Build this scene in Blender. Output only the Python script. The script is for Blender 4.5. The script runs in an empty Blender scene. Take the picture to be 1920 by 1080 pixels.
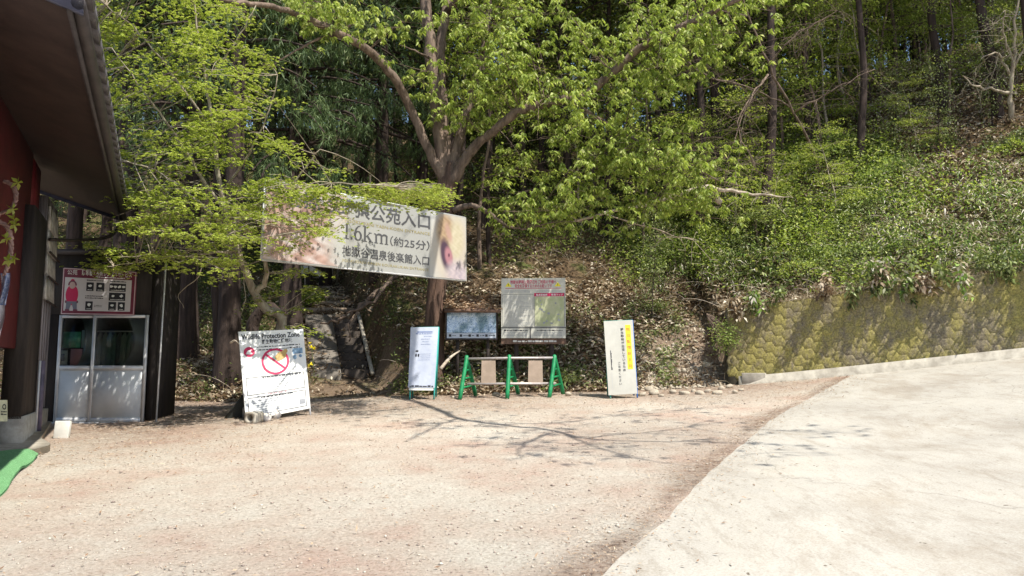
import bpy, math, random
import numpy as np
from mathutils import Vector, Matrix
rad = math.radians
SC = bpy.context.scene
COL = SC.collection
rng = np.random.default_rng(7)
random.seed(7)

# ------------------------------------------------------------ camera
F, PITCH, EYE = 1450.0, math.atan(155 / 1450), 1.6
cd = bpy.data.cameras.new('camera')
cd.sensor_width = 36
cd.lens = 36 * F / 1920
cd.clip_end = 2000
cam = bpy.data.objects.new('camera', cd)
cam.location = (0, 0, EYE)
cam.rotation_euler = (math.pi / 2 + PITCH, 0, 0)
COL.objects.link(cam)
SC.camera = cam
# ------------------------------------------------------------ sky, sun, exposure
SUN = Vector((.37, -.36, .856)).normalized()
w = bpy.data.worlds.new('World')
SC.world = w
w.use_nodes = True
nt = w.node_tree
sky = nt.nodes.new('ShaderNodeTexSky')
sky.sky_type = 'NISHITA'
sky.sun_disc = False
sky.sun_elevation = math.asin(SUN.z)
sky.sun_rotation = math.atan2(SUN.x, SUN.y)
nt.links.new(sky.outputs[0], nt.nodes['Background'].inputs[0])
nt.nodes['Background'].inputs[1].default_value = .12
sl = bpy.data.lights.new('sun', 'SUN')
sl.energy = 4.6
sl.angle = rad(.5)
sl.color = (1, .95, .86)
so = bpy.data.objects.new('sun', sl)
so.rotation_euler = (-SUN).to_track_quat('-Z', 'Y').to_euler()
so.location = (0, 0, 30)
COL.objects.link(so)
SC.view_settings.view_transform = 'Standard'
SC.view_settings.look = 'None'
SC.view_settings.exposure = .72
SC.view_settings.gamma = 1
SC.cycles.max_bounces = 7
SC.cycles.diffuse_bounces = 4
SC.cycles.transmission_bounces = 5
SC.cycles.transparent_max_bounces = 6

# ------------------------------------------------------------ picture <-> place
_c, _s = math.cos(PITCH), math.sin(PITCH)
def at(px, py, Y):
    x, y = (px - 960) / F, (540 - py) / F
    k = Y / (_c - y * _s)
    return Vector((x * k, Y, EYE + (_s + y * _c) * k))
def proj(X, Y, Z):
    dz = Z - EYE
    dep = Y * _c + dz * _s
    dep = np.where(np.abs(dep) < .01, .01, dep)
    return 960 + F * X / dep, 540 - F * (dz * _c - Y * _s) / dep

# ------------------------------------------------------------ the lie of the land
def G(X, Y):
    X = np.clip(X, -18, 24); Y = np.clip(Y, -12, 40)
    return .066 * Y + .022 * X + .134 * np.logaddexp(0, (X - 5) * 2) / 2
TX = [-60, -30, -9, -6, -5.2, -4.3, -2.5, -1.8, 0, 3.5, 4.6, 4.9, 10, 16, 22, 60]
TY = [21, 20, 17.3, 16.5, 16.4, 16.8, 16.9, 16.8, 16.95, 17.1, 17.5, 17.84, 15.38, 12.5, 9.6, 0]
def toe(X): return np.interp(X, TX, TY)
DK = np.array([0, .5, 1, 2.2, 3.5, 5, 7, 9.3, 12, 20, 30, 50, 80, 120], float)
SK = np.array([-60, -6, -4.9, -4.35, -2.75, -2.1, -1.2, 0, 3.6, 4.85, 4.93, 8, 14, 60])
left_ = [0, .2, .4, .9, 1.5, 2.1, 2.7, 3.4, 4.4, 7.5, 12, 21, 31, 40]
path_ = [0, .01, .03, .12, .72, 1.4, 2.05, 2.6, 3.1, 6.5, 11, 20, 30, 40]
rb_ = [0, .25, .6, 1.6, 2.5, 3.0, 3.8, 4.7, 6, 9.8, 14, 23, 32, 42]
mid_ = [0, .35, .75, 1.8, 2.7, 3.5, 4.5, 5.7, 7, 10.5, 15, 24, 33, 43]
wl_ = [1.6, 1.72, 1.95, 2.75, 3.8, 4.9, 6.2, 7.4, 8.5, 10.6, 12.4, 18, 25, 35]
far_ = [-.3 + 1.9, 1.72, 1.95, 2.75, 3.8, 4.9, 6.2, 7.4, 8.5, 10.6, 12.4, 18, 25, 35]
e_ = [0, .45, 1.0, 2.1, 3.1, 4.1, 5.4, 6.4, 7.6, 10.5, 14, 22, 30, 40]
RT = np.array([left_, left_, left_, path_, path_, rb_, rb_, mid_, mid_, e_, wl_, wl_, wl_, wl_], float)
def rise(X, Y):
    X = np.asarray(X, float); Y = np.asarray(Y, float)
    d = np.clip(Y - toe(X), 0, 119.9)
    s = X + .33 * np.clip(Y - 17, 0, 10) * np.clip((2 - X) / 3, 0, 1)
    s = np.clip(s, -59.9, 59.9)
    i = np.clip(np.searchsorted(SK, s, side='right') - 1, 0, len(SK) - 2)
    j = np.clip(np.searchsorted(DK, d, side='right') - 1, 0, len(DK) - 2)
    a = (s - SK[i]) / (SK[i + 1] - SK[i]); a = a * a * (3 - 2 * a)
    b = (d - DK[j]) / (DK[j + 1] - DK[j])
    return (RT[i, j] * (1 - a) + RT[i + 1, j] * a) * (1 - b) + (RT[i, j + 1] * (1 - a) + RT[i + 1, j + 1] * a) * b
def wob(X, Y, k=1.0):
    return (np.sin(X * 1.9 * k + np.sin(Y * 1.3 * k) * 1.7) * np.cos(Y * 1.6 * k + X * .7 * k) +
            .5 * np.sin(X * 4.3 * k + 1.3) * np.sin(Y * 3.9 * k + X * 1.1 * k) + .25 * np.sin(X * 9.1 * k) * np.cos(Y * 8.3 * k))
def incorr(X, Y):
    s = X + .33 * np.clip(Y - 17, 0, 10) * np.clip((2 - X) / 3, 0, 1)
    return np.clip((1.35 - np.abs(s + 3.5)) / .4, 0, 1) * (Y < 28)
def hill(X, Y):
    d = np.clip(Y - toe(X), 0, 6)
    return G(X, Y) + rise(X, Y) + .13 * wob(X, Y) * np.clip(d, 0, 1) * (1 - .85 * incorr(X, Y)) + .02 * d
def surf(X, Y):
    return np.where(Y > toe(X), hill(X, Y), G(X, Y))
def hz(X, Y): return float(surf(X, Y))

# ------------------------------------------------------------ mesh collecting
class MB:
    def __init__(s): s.V = []; s.F = []; s.n = 0
    def add(s, V, Fc):
        V = np.asarray(V, np.float32).reshape(-1, 3)
        s.V.append(V)
        if isinstance(Fc, np.ndarray):
            s.F.append(Fc + s.n)
        else:
            by = {}
            for f in Fc: by.setdefault(len(f), []).append(f)
            for k, l in by.items(): s.F.append(np.array(l, np.int64) + s.n)
        s.n += len(V)
        return s
    def box(s, a, b, M=None):
        x0, y0, z0 = a; x1, y1, z1 = b
        V = [(x0,y0,z0),(x1,y0,z0),(x1,y1,z0),(x0,y1,z0),(x0,y0,z1),(x1,y0,z1),(x1,y1,z1),(x0,y1,z1)]
        if M is not None: V = [M(*v) if callable(M) else M @ Vector(v) for v in V]
        return s.add([tuple(v) for v in V], [(0,3,2,1),(4,5,6,7),(0,1,5,4),(1,2,6,5),(2,3,7,6),(3,0,4,7)])
    def tube(s, P, R, n=7, cap=True):
        P = np.asarray([tuple(p) for p in P], float)
        m = len(P)
        R = np.full(m, R, float) if np.isscalar(R) else np.asarray(R, float)
        T = np.gradient(P, axis=0)
        T /= np.linalg.norm(T, axis=1)[:, None] + 1e-9
        ref = np.array([0, 0, 1.]) if abs(T[0, 2]) < .9 else np.array([1., 0, 0])
        A = np.cross(T, ref); A /= np.linalg.norm(A, axis=1)[:, None] + 1e-9
        B = np.cross(T, A)
        th = np.arange(n) * 2 * math.pi / n
        V = P[:, None] + R[:, None, None] * (A[:, None] * np.cos(th)[None, :, None] + B[:, None] * np.sin(th)[None, :, None])
        i = np.arange(m - 1)[:, None] * n; j = np.arange(n)[None]; j2 = (j + 1) % n
        Fc = np.stack([i + j, i + j2, i + n + j2, i + n + j], -1).reshape(-1, 4)
        s.add(V.reshape(-1, 3), Fc)
        if cap:
            s.F.append(np.array([[s.n - n + k for k in range(n)]])); s.F.append(np.array([[s.n - n * m + k for k in range(n)][::-1]]))
        return s
    def build(s, name, mat, parent=None, origin=None, smooth=False, **tags):
        if parent is not None:
            origin = Vector((0, 0, 0)); q = parent
            while q is not None: origin = origin + q.location; q = q.parent
        elif origin is None: origin = (0, 0, 0)
        me = bpy.data.meshes.new(name)
        V = np.concatenate(s.V) - np.asarray(tuple(origin), np.float32)
        me.vertices.add(len(V)); me.vertices.foreach_set('co', V.astype(np.float32).ravel())
        L = np.concatenate([f.ravel() for f in s.F]).astype(np.int32)
        cnt = np.concatenate([np.full(len(f), f.shape[1], np.int32) for f in s.F])
        st = np.concatenate([[0], np.cumsum(cnt)[:-1]]).astype(np.int32)
        me.loops.add(len(L)); me.loops.foreach_set('vertex_index', L)
        me.polygons.add(len(cnt)); me.polygons.foreach_set('loop_start', st); me.polygons.foreach_set('loop_total', cnt)
        if smooth: me.polygons.foreach_set('use_smooth', np.ones(len(cnt), bool))
        me.update(calc_edges=True); me.validate()
        me.materials.append(mat)
        o = bpy.data.objects.new(name, me); COL.objects.link(o)
        if parent is not None: o.parent = parent
        else: o.location = origin
        for k, v in tags.items(): o[k] = v
        return o
def thing(name, label, cat, loc, group=None):
    o = bpy.data.objects.new(name, None); COL.objects.link(o)
    o.location = loc; o.empty_display_size = .1
    o['label'] = label; o['category'] = cat
    if group: o['group'] = group
    return o
def tag(o, label, cat, group=None):
    o['label'] = label; o['category'] = cat
    if group: o['group'] = group
    return o
def copy_tree(o, parent=None):
    c = o.copy(); COL.objects.link(c); c.parent = parent
    for ch in list(o.children): copy_tree(ch, c)
    return c
def spline(C, n):
    """Catmull-Rom through rows of C (x,y,z,r...)"""
    C = np.asarray(C, float)
    P = np.vstack([2 * C[0] - C[1], C, 2 * C[-1] - C[-2]])
    out = []
    for i in range(1, len(P) - 2):
        for t in np.arange(n) / n:
            a, b, c, d = P[i - 1], P[i], P[i + 1], P[i + 2]
            out.append(.5 * (2 * b + (c - a) * t + (2 * a - 5 * b + 4 * c - d) * t * t + (3 * b - a - 3 * c + d) * t ** 3))
    out.append(C[-1])
    return np.array(out)
def unit(v): return v / (np.linalg.norm(v, axis=-1, keepdims=True) + 1e-9)
def leaves(mb, P, D, L, W, flat=.6, curl=.2, up=(0, 0, 1)):
    """one folded four-sided leaf per point"""
    n = len(P); P = np.asarray(P, float); D = unit(np.asarray(D, float))
    L = np.broadcast_to(L, (n,))[:, None]; W = np.broadcast_to(W, (n,))[:, None]
    R = unit(np.asarray(up, float)[None] * flat + rng.normal(size=(n, 3)) * (1 - flat))
    S = unit(np.cross(D, R)); N = np.cross(S, D)
    mid = P + D * L * .45 + N * L * .08
    V = np.stack([P, mid + S * W / 2, P + D * L - np.array([0, 0, 1.]) * L * curl, mid - S * W / 2], 1)
    mb.add(V.reshape(-1, 3), np.arange(4 * n).reshape(n, 4))
def rv(n):
    return unit(rng.normal(size=(n, 3)))

# ------------------------------------------------------------ materials
def new_mat(name):
    m = bpy.data.materials.new(name); m.use_nodes = True
    return m, m.node_tree, m.node_tree.nodes['Principled BSDF']
def ramp(nt, fac, stops):
    r = nt.nodes.new('ShaderNodeValToRGB'); nt.links.new(fac, r.inputs[0])
    el = r.color_ramp.elements
    while len(el) < len(stops): el.new(.5)
    for e, (p, c) in zip(el, stops): e.position = p; e.color = (*c, 1)
    return r.outputs[0]
def noise(nt, scale, detail=4, rough=.6, vec=None, stretch=None, dist=0):
    n = nt.nodes.new('ShaderNodeTexNoise'); n.inputs['Scale'].default_value = scale
    n.inputs['Detail'].default_value = detail; n.inputs['Roughness'].default_value = rough
    n.inputs['Distortion'].default_value = dist
    tc = nt.nodes.new('ShaderNodeTexCoord'); v = tc.outputs['Object']
    if stretch:
        mp = nt.nodes.new('ShaderNodeMapping'); mp.inputs['Scale'].default_value = stretch
        nt.links.new(v, mp.inputs[0]); v = mp.outputs[0]
    nt.links.new(v, n.inputs[0])
    return n.outputs[0]
def bump(nt, b, h, s, d=.02):
    n = nt.nodes.new('ShaderNodeBump'); n.inputs['Strength'].default_value = s; n.inputs['Distance'].default_value = d
    nt.links.new(h, n.inputs['Height']); nt.links.new(n.outputs[0], b.inputs['Normal'])
def pmat(name, c1, c2=None, scale=6, rough=.7, bmp=.2, stretch=None, metal=0, spec=.3, lo=.35, hi=.65, detail=5, bd=.01):
    m, nt, b = new_mat(name)
    c2 = c2 or tuple(x * .7 for x in c1)
    f = noise(nt, scale, detail, .65, stretch=stretch)
    nt.links.new(ramp(nt, f, [(lo, c2), (hi, c1)]), b.inputs['Base Color'])
    b.inputs['Roughness'].default_value = rough; b.inputs['Metallic'].default_value = metal
    b.inputs['Specular IOR Level'].default_value = spec
    if bmp: bump(nt, b, noise(nt, scale * 4, 4, .7, stretch=stretch), bmp, bd)
    return m
def leafmat(name, stops, trans=.4, rough=.5, tint=(1.1, 1.12, .7)):
    m, nt, b = new_mat(name)
    g = nt.nodes.new('ShaderNodeNewGeometry')
    c = ramp(nt, g.outputs['Random Per Island'], stops)
    nt.links.new(c, b.inputs['Base Color']); b.inputs['Roughness'].default_value = rough
    b.inputs['Specular IOR Level'].default_value = .25
    t = nt.nodes.new('ShaderNodeBsdfTranslucent')
    mx = nt.nodes.new('ShaderNodeMix'); mx.data_type = 'RGBA'; mx.blend_type = 'MULTIPLY'; mx.inputs[0].default_value = 1
    nt.links.new(c, mx.inputs[6]); mx.inputs[7].default_value = (*tint, 1)
    nt.links.new(mx.outputs[2], t.inputs[0])
    ms = nt.nodes.new('ShaderNodeMixShader'); ms.inputs[0].default_value = trans
    nt.links.new(b.outputs[0], ms.inputs[1]); nt.links.new(t.outputs[0], ms.inputs[2])
    nt.links.new(ms.outputs[0], nt.nodes['Material Output'].inputs[0])
    return m
M = {}
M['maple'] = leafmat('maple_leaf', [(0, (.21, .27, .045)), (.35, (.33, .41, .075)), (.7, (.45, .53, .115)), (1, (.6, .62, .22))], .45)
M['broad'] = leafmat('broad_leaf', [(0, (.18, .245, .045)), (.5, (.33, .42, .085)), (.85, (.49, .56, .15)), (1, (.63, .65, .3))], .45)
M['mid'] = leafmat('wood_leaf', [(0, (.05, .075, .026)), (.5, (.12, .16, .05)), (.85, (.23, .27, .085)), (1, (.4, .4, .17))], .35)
M['cedar'] = leafmat('cedar_needle', [(0, (.05, .085, .035)), (.5, (.1, .16, .06)), (.9, (.19, .27, .11)), (1, (.3, .32, .16))], .25)
M['under'] = leafmat('undergrowth_leaf', [(0, (.06, .075, .03)), (.35, (.14, .18, .06)), (.7, (.26, .32, .11)), (.88, (.4, .46, .2)), (1, (.62, .6, .42))], .3)
M['bright'] = leafmat('bright_leaf', [(0, (.14, .21, .05)), (.5, (.27, .36, .1)), (1, (.44, .5, .2))], .4)
M['sasa'] = leafmat('bamboo_grass_leaf', [(0, (.1, .18, .04)), (.3, (.2, .32, .06)), (.5, (.3, .42, .1)), (.52, (.4, .34, .22)), (1, (.72, .68, .58))], .25)
M['dry'] = leafmat('dry_leaf', [(0, (.08, .05, .03)), (.35, (.2, .135, .085)), (.65, (.42, .32, .21)), (1, (.74, .66, .52))], .2, tint=(1, .9, .7))
M['dryground'] = leafmat('dry_ground_leaf', [(0, (.2, .12, .07)), (.5, (.36, .24, .15)), (1, (.6, .48, .34))], .1, tint=(1, .9, .7))
M['straw'] = leafmat('straw', [(0, (.2, .14, .08)), (.5, (.36, .29, .18)), (1, (.6, .53, .4))], .2, tint=(1, .9, .7))
M['bark'] = pmat('bark', (.26, .19, .145), (.085, .06, .045), 9, .9, .9, (1, 1, .18), bd=.03)
M['redbark'] = pmat('red_bark', (.18, .112, .082), (.06, .038, .03), 10, .9, .9, (1, 1, .15), bd=.03)
M['cbark'] = pmat('cedar_bark', (.075, .052, .042), (.03, .021, .018), 12, .9, .9, (1, 1, .1), bd=.03)  # dark cedar bark, deepened in colour for the shade the trunks stand in
M['palebark'] = pmat('pale_bark', (.42, .37, .28), (.22, .17, .12), 14, .85, .4, (1, 1, .3))
M['deadwood'] = pmat('dead_wood', (.55, .47, .38), (.3, .24, .18), 14, .85, .3)

# ------------------------------------------------------------ ground, road, hillside
RBY = [-60, 0, 4.96, 7.02, 11.6, 14.56, 15.6, 16.6, 60]
RBX = [-28, -1.9, .56, 1.56, 3.79, 5.77, 6.6, 7.4, 30]
def Xb(Y): return (np.interp(Y - .7, RBY, RBX) + np.interp(Y, RBY, RBX) * 2 + np.interp(Y + .7, RBY, RBX)) / 4
def grid_mesh(name, mat, X, Y, Z, attr=None, smooth=True):
    r, c = X.shape
    mb = MB(); i = np.arange(r - 1)[:, None] * c; j = np.arange(c - 1)[None]
    mb.add(np.stack([X, Y, Z], -1).reshape(-1, 3), np.stack([i + j, i + j + 1, i + c + j + 1, i + c + j], -1).reshape(-1, 4))
    o = mb.build(name, mat, smooth=smooth)
    if attr is not None:
        a = o.data.attributes.new('litter', 'FLOAT', 'POINT'); a.data.foreach_set('value', attr.astype(np.float32).ravel())
    o['kind'] = 'structure'
    return o
m, nt, b = new_mat('gravel_ground')
n1 = noise(nt, .9, 6, .65); n2 = noise(nt, 34, 5, .75); n3 = noise(nt, 7, 5, .7, stretch=(1, 1.6, 1))
def mixc(nt, fac, a, bb, mode='MIX'):
    x = nt.nodes.new('ShaderNodeMix'); x.data_type = 'RGBA'; x.blend_type = mode
    if isinstance(fac, (int, float)): x.inputs[0].default_value = fac
    else: nt.links.new(fac, x.inputs[0])
    for k, v in ((6, a), (7, bb)):
        if isinstance(v, tuple): x.inputs[k].default_value = (*v, 1)
        else: nt.links.new(v, x.inputs[k])
    return x.outputs[2]
def mth(nt, op, a, bb=0.):
    x = nt.nodes.new('ShaderNodeMath'); x.operation = op
    for k, v in ((0, a), (1, bb)):
        if isinstance(v, (int, float)): x.inputs[k].default_value = v
        else: nt.links.new(v, x.inputs[k])
    return x.outputs[0]
base = ramp(nt, n1, [(.33, (.56, .42, .34)), (.46, (.6, .51, .42)), (.62, (.65, .6, .51))])
speck = ramp(nt, n2, [(.26, (.35, .28, .24)), (.42, (.82, .79, .76)), (.56, (1, 1, 1)), (.72, (1.25, 1.24, 1.2))])
c = mixc(nt, 1., base, speck, 'MULTIPLY')
at_ = nt.nodes.new('ShaderNodeAttribute'); at_.attribute_name = 'litter'  # brown share of the ground: leaf litter plus painted shade
lit = mth(nt, 'MULTIPLY', at_.outputs['Fac'], ramp(nt, n3, [(.3, (.3,) * 3), (.62, (1.25,) * 3)]))
lit.node.use_clamp = True
brown = ramp(nt, noise(nt, 22, 5, .75), [(.3, (.1, .065, .05)), (.5, (.27, .19, .14)), (.7, (.5, .4, .31))])
nt.links.new(mixc(nt, lit, c, brown), b.inputs['Base Color'])
b.inputs['Roughness'].default_value = .95; b.inputs['Specular IOR Level'].default_value = .1
bump(nt, b, mth(nt, 'ADD', noise(nt, 45, 6, .8), noise(nt, 6, 4, .6)), .9, .04)
MG = m
ys = np.unique(np.concatenate([np.linspace(-100, -8, 12), np.arange(-8, 18, .16), np.array([18, 22, 40.])]))
xs = np.unique(np.concatenate([np.linspace(-140, -14, 12), np.arange(-14, 14, .16), np.linspace(14, 140, 14)]))
X, Y = np.meshgrid(xs, ys)
Z = G(X, Y) + .012 * wob(X, Y, .8) - .9 * (Y > toe(X) + .5)
db = Xb(Y) - X
litter_shade = np.clip(1 - np.abs(db - .12) / (.32 + .25 * np.sin(Y * 1.7)), 0, 1) * .85
litter_shade = np.maximum(litter_shade, np.clip((Y - 13.9 - .5 * np.sin(X * 1.3)) / 2.6, 0, 1) * np.clip(1.3 - X * .1, .25, .8))
litter_shade = np.maximum(litter_shade, np.clip((-3.2 - X) / 2.5, 0, 1) * np.clip((Y - 8.6 + .25 * X) / 3.5 + .3, 0, 1) * .9)  # leaf litter on the left, with the shade there put into the brown
litter_shade = np.maximum(litter_shade, .62 * np.clip((2.6 - X) / 3.5, 0, 1) * np.clip((Y - 12.0 + .4 * np.sin(X * 1.1)) / 2.2, 0, 1))  # shade before the signs painted in brown, together with leaf litter
litter_shade = np.maximum(litter_shade, .32 * np.clip(1.2 - ((X - 1.9) ** 2 / 2 + (Y - 10.5) ** 2 / 5), 0, 1))
grid_mesh('ground', MG, X, Y, Z, litter_shade)
# road: pale concrete sheet with a worn edge
m, nt, b = new_mat('road_concrete')
n1 = noise(nt, .7, 6, .6); n2 = noise(nt, 60, 4, .7)
c = mixc(nt, 1., ramp(nt, n1, [(.3, (.37, .345, .3)), (.65, (.46, .435, .38))]), ramp(nt, n2, [(.3, (.78, .77, .75)), (.55, (1, 1, 1)), (.75, (1.1, 1.1, 1.1))]), 'MULTIPLY')
vo = nt.nodes.new('ShaderNodeTexVoronoi'); vo.feature = 'DISTANCE_TO_EDGE'; vo.inputs['Scale'].default_value = .22
tc = nt.nodes.new('ShaderNodeTexCoord'); ws = nt.nodes.new('ShaderNodeVectorMath'); ws.operation = 'ADD'
nn = nt.nodes.new('ShaderNodeTexNoise'); nn.inputs['Scale'].default_value = 1.3; nn.inputs['Detail'].default_value = 6
nt.links.new(tc.outputs['Object'], nn.inputs[0]); nt.links.new(tc.outputs['Object'], ws.inputs[0]); nt.links.new(nn.outputs['Color'], ws.inputs[1]); nt.links.new(ws.outputs[0], vo.inputs['Vector'])
crack = ramp(nt, vo.outputs['Distance'], [(0, (.45,) * 3), (.004, (1,) * 3)])
c = mixc(nt, .5, c, mixc(nt, 1., c, crack, 'MULTIPLY'))
c = mixc(nt, 1., c, ramp(nt, noise(nt, .9, 7, .75, stretch=(1, .45, 1), dist=.6), [(.36, (.84, .8, .76)), (.5, (1, 1, 1)), (.66, (1.05, 1.04, 1.02))]), 'MULTIPLY')
c = mixc(nt, 1., c, ramp(nt, noise(nt, 9, 5, .8, stretch=(1, .3, 1)), [(.36, (.86, .84, .82)), (.5, (1, 1, 1))]), 'MULTIPLY')
spots = ramp(nt, noise(nt, 17, 2, .5), [(.24, (.3, .26, .22)), (.29, (1, 1, 1))])
nt.links.new(mixc(nt, 1., c, spots, 'MULTIPLY'), b.inputs['Base Color'])
b.inputs['Roughness'].default_value = .9; b.inputs['Specular IOR Level'].default_value = .15
bump(nt, b, noise(nt, 80, 4, .7), .35, .01)
ys = np.concatenate([np.linspace(-60, 3, 30), np.arange(3.05, 16.9, .06)])
uu = np.concatenate([np.linspace(0, .5, 120) ** 1.6 , np.linspace(.36, 1, 20)])
e = Xb(ys) + .03 * np.sin(ys * 1.3) + .008 * np.sin(ys * 9.1 + 1)
X = e[:, None] + (45 - e[:, None]) * uu[None]
Y = np.repeat(ys[:, None], len(uu), 1)
grid_mesh('road', m, X, Y, G(X, Y) + .011 + .012 * wob(X, Y, .8), smooth=True)
# hillside
m, nt, b = new_mat('hillside_earth')
n1 = noise(nt, 1.1, 7, .7); n2 = noise(nt, 14, 6, .8)
c = mixc(nt, 1., ramp(nt, n1, [(.35, (.1, .07, .045)), (.5, (.17, .12, .075)), (.65, (.1, .12, .04))]),
         ramp(nt, n2, [(.3, (.35, .35, .35)), (.5, (1, 1, 1)), (.7, (1.9, 1.8, 1.6))]), 'MULTIPLY')
at_ = nt.nodes.new('ShaderNodeAttribute'); at_.attribute_name = 'litter'
c = mixc(nt, at_.outputs['Fac'], c, ramp(nt, noise(nt, 12, 6, .8), [(.3, (.16, .11, .08)), (.5, (.36, .27, .2)), (.7, (.52, .42, .32))]))
nt.links.new(c, b.inputs['Base Color']); b.inputs['Roughness'].default_value = 1; b.inputs['Specular IOR Level'].default_value = .05
bump(nt, b, noise(nt, 20, 6, .8), 1, .08)
MH = m
dd = np.concatenate([[-.12, 0], np.arange(.12, 4, .12), np.arange(4, 12, .3), np.arange(12, 40, 1.), np.arange(40, 120, 5.)])
xs = np.unique(np.concatenate([np.linspace(-60, -9, 26), np.arange(-9, 11, .14), np.linspace(11, 60, 50)]))
X, D = np.meshgrid(xs, dd)
Y = toe(X) + D
Z = hill(X, Y + .001)
Z[0] = G(X[0], Y[0]) - .5
qx, qy = proj(X, Y, Z)
ea = np.clip((X - 2.7) / .5, 0, 1) * np.clip((5.1 - X) / .3, 0, 1) * np.clip((1.9 - D) / .8, 0, 1)
ea = np.maximum(ea, .45 * incorr(X, Y) * (D < 2.3))
grid_mesh('hillside', MH, X, Y, Z, ea)

# ------------------------------------------------------------ retaining wall of hexagonal blocks
WP = Vector((4.86, 17.56, 0)); WU = Vector((.9007, -.4345, 0)); WN = Vector((-.4345, -.9007, 0))
WLEN, WH = 14.0, 1.72
def wpt(a, h, n):       # a along, h up from the ground line, n out towards the yard
    p = WP + WU * a
    z = float(G(p.x, p.y))
    q = p + WN * (n + (WH - h) * .1)
    return (q.x, q.y, z + h)
wall = thing('retaining_wall', 'mossy concrete retaining wall of hexagonal blocks beside the pale road', 'wall', (WP.x, WP.y, float(G(WP.x, WP.y))))
mb = MB()
na = 60
for k in range(na):
    a0, a1 = WLEN * k / na, WLEN * (k + 1) / na
    mb.add([wpt(a0, -.3, 0), wpt(a1, -.3, 0), wpt(a1, WH, 0), wpt(a0, WH, 0), wpt(a0, -.3, -.5), wpt(a1, -.3, -.5), wpt(a1, WH, -.42), wpt(a0, WH, -.42)],
           [(0, 1, 2, 3), (3, 2, 6, 7), (5, 4, 7, 6)] + ([(4, 0, 3, 7)] if k == 0 else []))
m, nt, b = new_mat('mossy_block')
n1 = noise(nt, 1.7, 10, .85, stretch=(1, 1, .5)); n2 = noise(nt, 28, 5, .8)
c = ramp(nt, n1, [(.34, (.13, .105, .08)), (.43, (.24, .2, .13)), (.5, (.28, .235, .1)), (.58, (.35, .3, .085)), (.7, (.24, .2, .09))])
c = mixc(nt, 1., c, ramp(nt, n2, [(.32, (.35, .35, .35)), (.5, (.9, .9, .9)), (.68, (1.5, 1.5, 1.5))]), 'MULTIPLY')
nt.links.new(c, b.inputs['Base Color']); b.inputs['Roughness'].default_value = .95
bump(nt, b, noise(nt, 26, 7, .9), .7, .02)
MW = m
MWB = pmat('wall_joint', (.07, .06, .04), (.04, .035, .025), 9, .95, .5)
mb.build('wall_core', MWB, wall, wall.location)
mb = MB()
R = .135
cols = int(WLEN / (1.5 * R)) + 1
for i in range(cols):
    for j in range(-1, 9):
        ca = .12 + i * 1.5 * R; ch = .16 + R * .87 + j * R * 1.732 + (R * .866 if i % 2 else 0)
        ring = lambda s, o: [(max(.01, ca + R * s * math.cos(k * math.pi / 3)), min(WH - .005, max(.05, ch + R * s * math.sin(k * math.pi / 3))), o) for k in range(6)]
        if ch - R > WH or ch + R * .87 < .17: continue
        A, Bq, Cq = ring(.99, .001), ring(.96, .0035), ring(.45, .0035)
        cc = (ca, min(WH - .005, max(.05, ch)), .0035)
        V = [wpt(*v) for v in A + Bq + Cq + [cc]]
        Fc = []
        for k in range(6):
            k2 = (k + 1) % 6
            Fc += [(k, k2, 6 + k2, 6 + k), (6 + k, 6 + k2, 12 + k2, 12 + k), (12 + k, 12 + k2, 18)]
        mb.add(V, Fc)
mb.build('hexagon_blocks', MW, wall, wall.location)
mb = MB()
for k in range(na):
    a0, a1 = .3 + (WLEN - .3) * k / na, .3 + (WLEN - .3) * (k + 1) / na
    mb.add([wpt(a0, -.3, .16), wpt(a1, -.3, .16), wpt(a1, .16, .16), wpt(a0, .16, .16), wpt(a0, .16, -.05), wpt(a1, .16, -.05), wpt(a0, -.3, -.05)],
           [(0, 1, 2, 3), (3, 2, 5, 4)] + ([(6, 0, 3, 4)] if k == 0 else []))
M['conc'] = pmat('old_concrete', (.5, .46, .38), (.3, .27, .22), 5, .9, .35)
mb.build('footing', M['conc'], wall, wall.location)

# ------------------------------------------------------------ path up the hill: ramp, steps, edging
def pathp(s, Y, dz=0):       # s: the path's own side-to-side measure
    X = s - .33 * min(max(Y - 17, 0), 10)
    return (X, Y, hz(X, Y) + dz)
mb = MB()
rows = np.linspace(19.05, 21.9, 14)
V = []; Fc = []
for i, yy in enumerate(rows):
    zc = pathp(-3.55, yy)[2]
    for s_ in (-4.25, -3.5):
        X_, _, _ = pathp(s_, yy); V.append((X_, yy, zc + .16))
    for s_ in (-4.25, -3.5):
        X_, _, _ = pathp(s_, yy); V.append((X_, yy, zc - .3))
for i in range(len(rows) - 1):
    a = i * 4; Fc += [(a, a + 1, a + 5, a + 4), (a + 1, a + 3, a + 7, a + 5), (a + 2, a, a + 4, a + 6)]
Fc.append((0, 2, 3, 1))
mb.add(V, Fc)
M['darkconc'] = pmat('dark_concrete', (.19, .17, .145), (.13, .112, .095), 2, .85, .06)  # concrete in one dark mottled tone
M['darkstone'] = pmat('dark_stone', (.09, .072, .06), (.04, .032, .026), 7, .85, .6)
ro = mb.build('ramp', M['darkconc'], None, (-4.9, 19.05, 1.5)); ro['kind'] = 'structure'
st = thing('stone_steps', 'dark stone steps beside the smooth concrete ramp at the path entrance', 'steps', (-4.1, 19.2, 1.5))
for i in range(8):
    yy = 19.1 + i * .36
    X0, X1 = pathp(-3.48, yy)[0], pathp(-2.82, yy)[0]; z1 = pathp(-3.5, yy + .3)[2] + .06
    MB().box((X0, yy, z1 - .5), (X1, yy + .365, z1)).build('step', M['darkstone'], st, st.location)
P = [pathp(-2.74, yy, .2) for yy in np.linspace(19, 22, 12)]
P = [(p[0], p[1], pathp(-3.5, p[1])[2] + .18) for p in P]
mb = MB(); mb.tube(P, .055, 6)
mb.build('edging', M['conc'], st, st.location)
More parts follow.
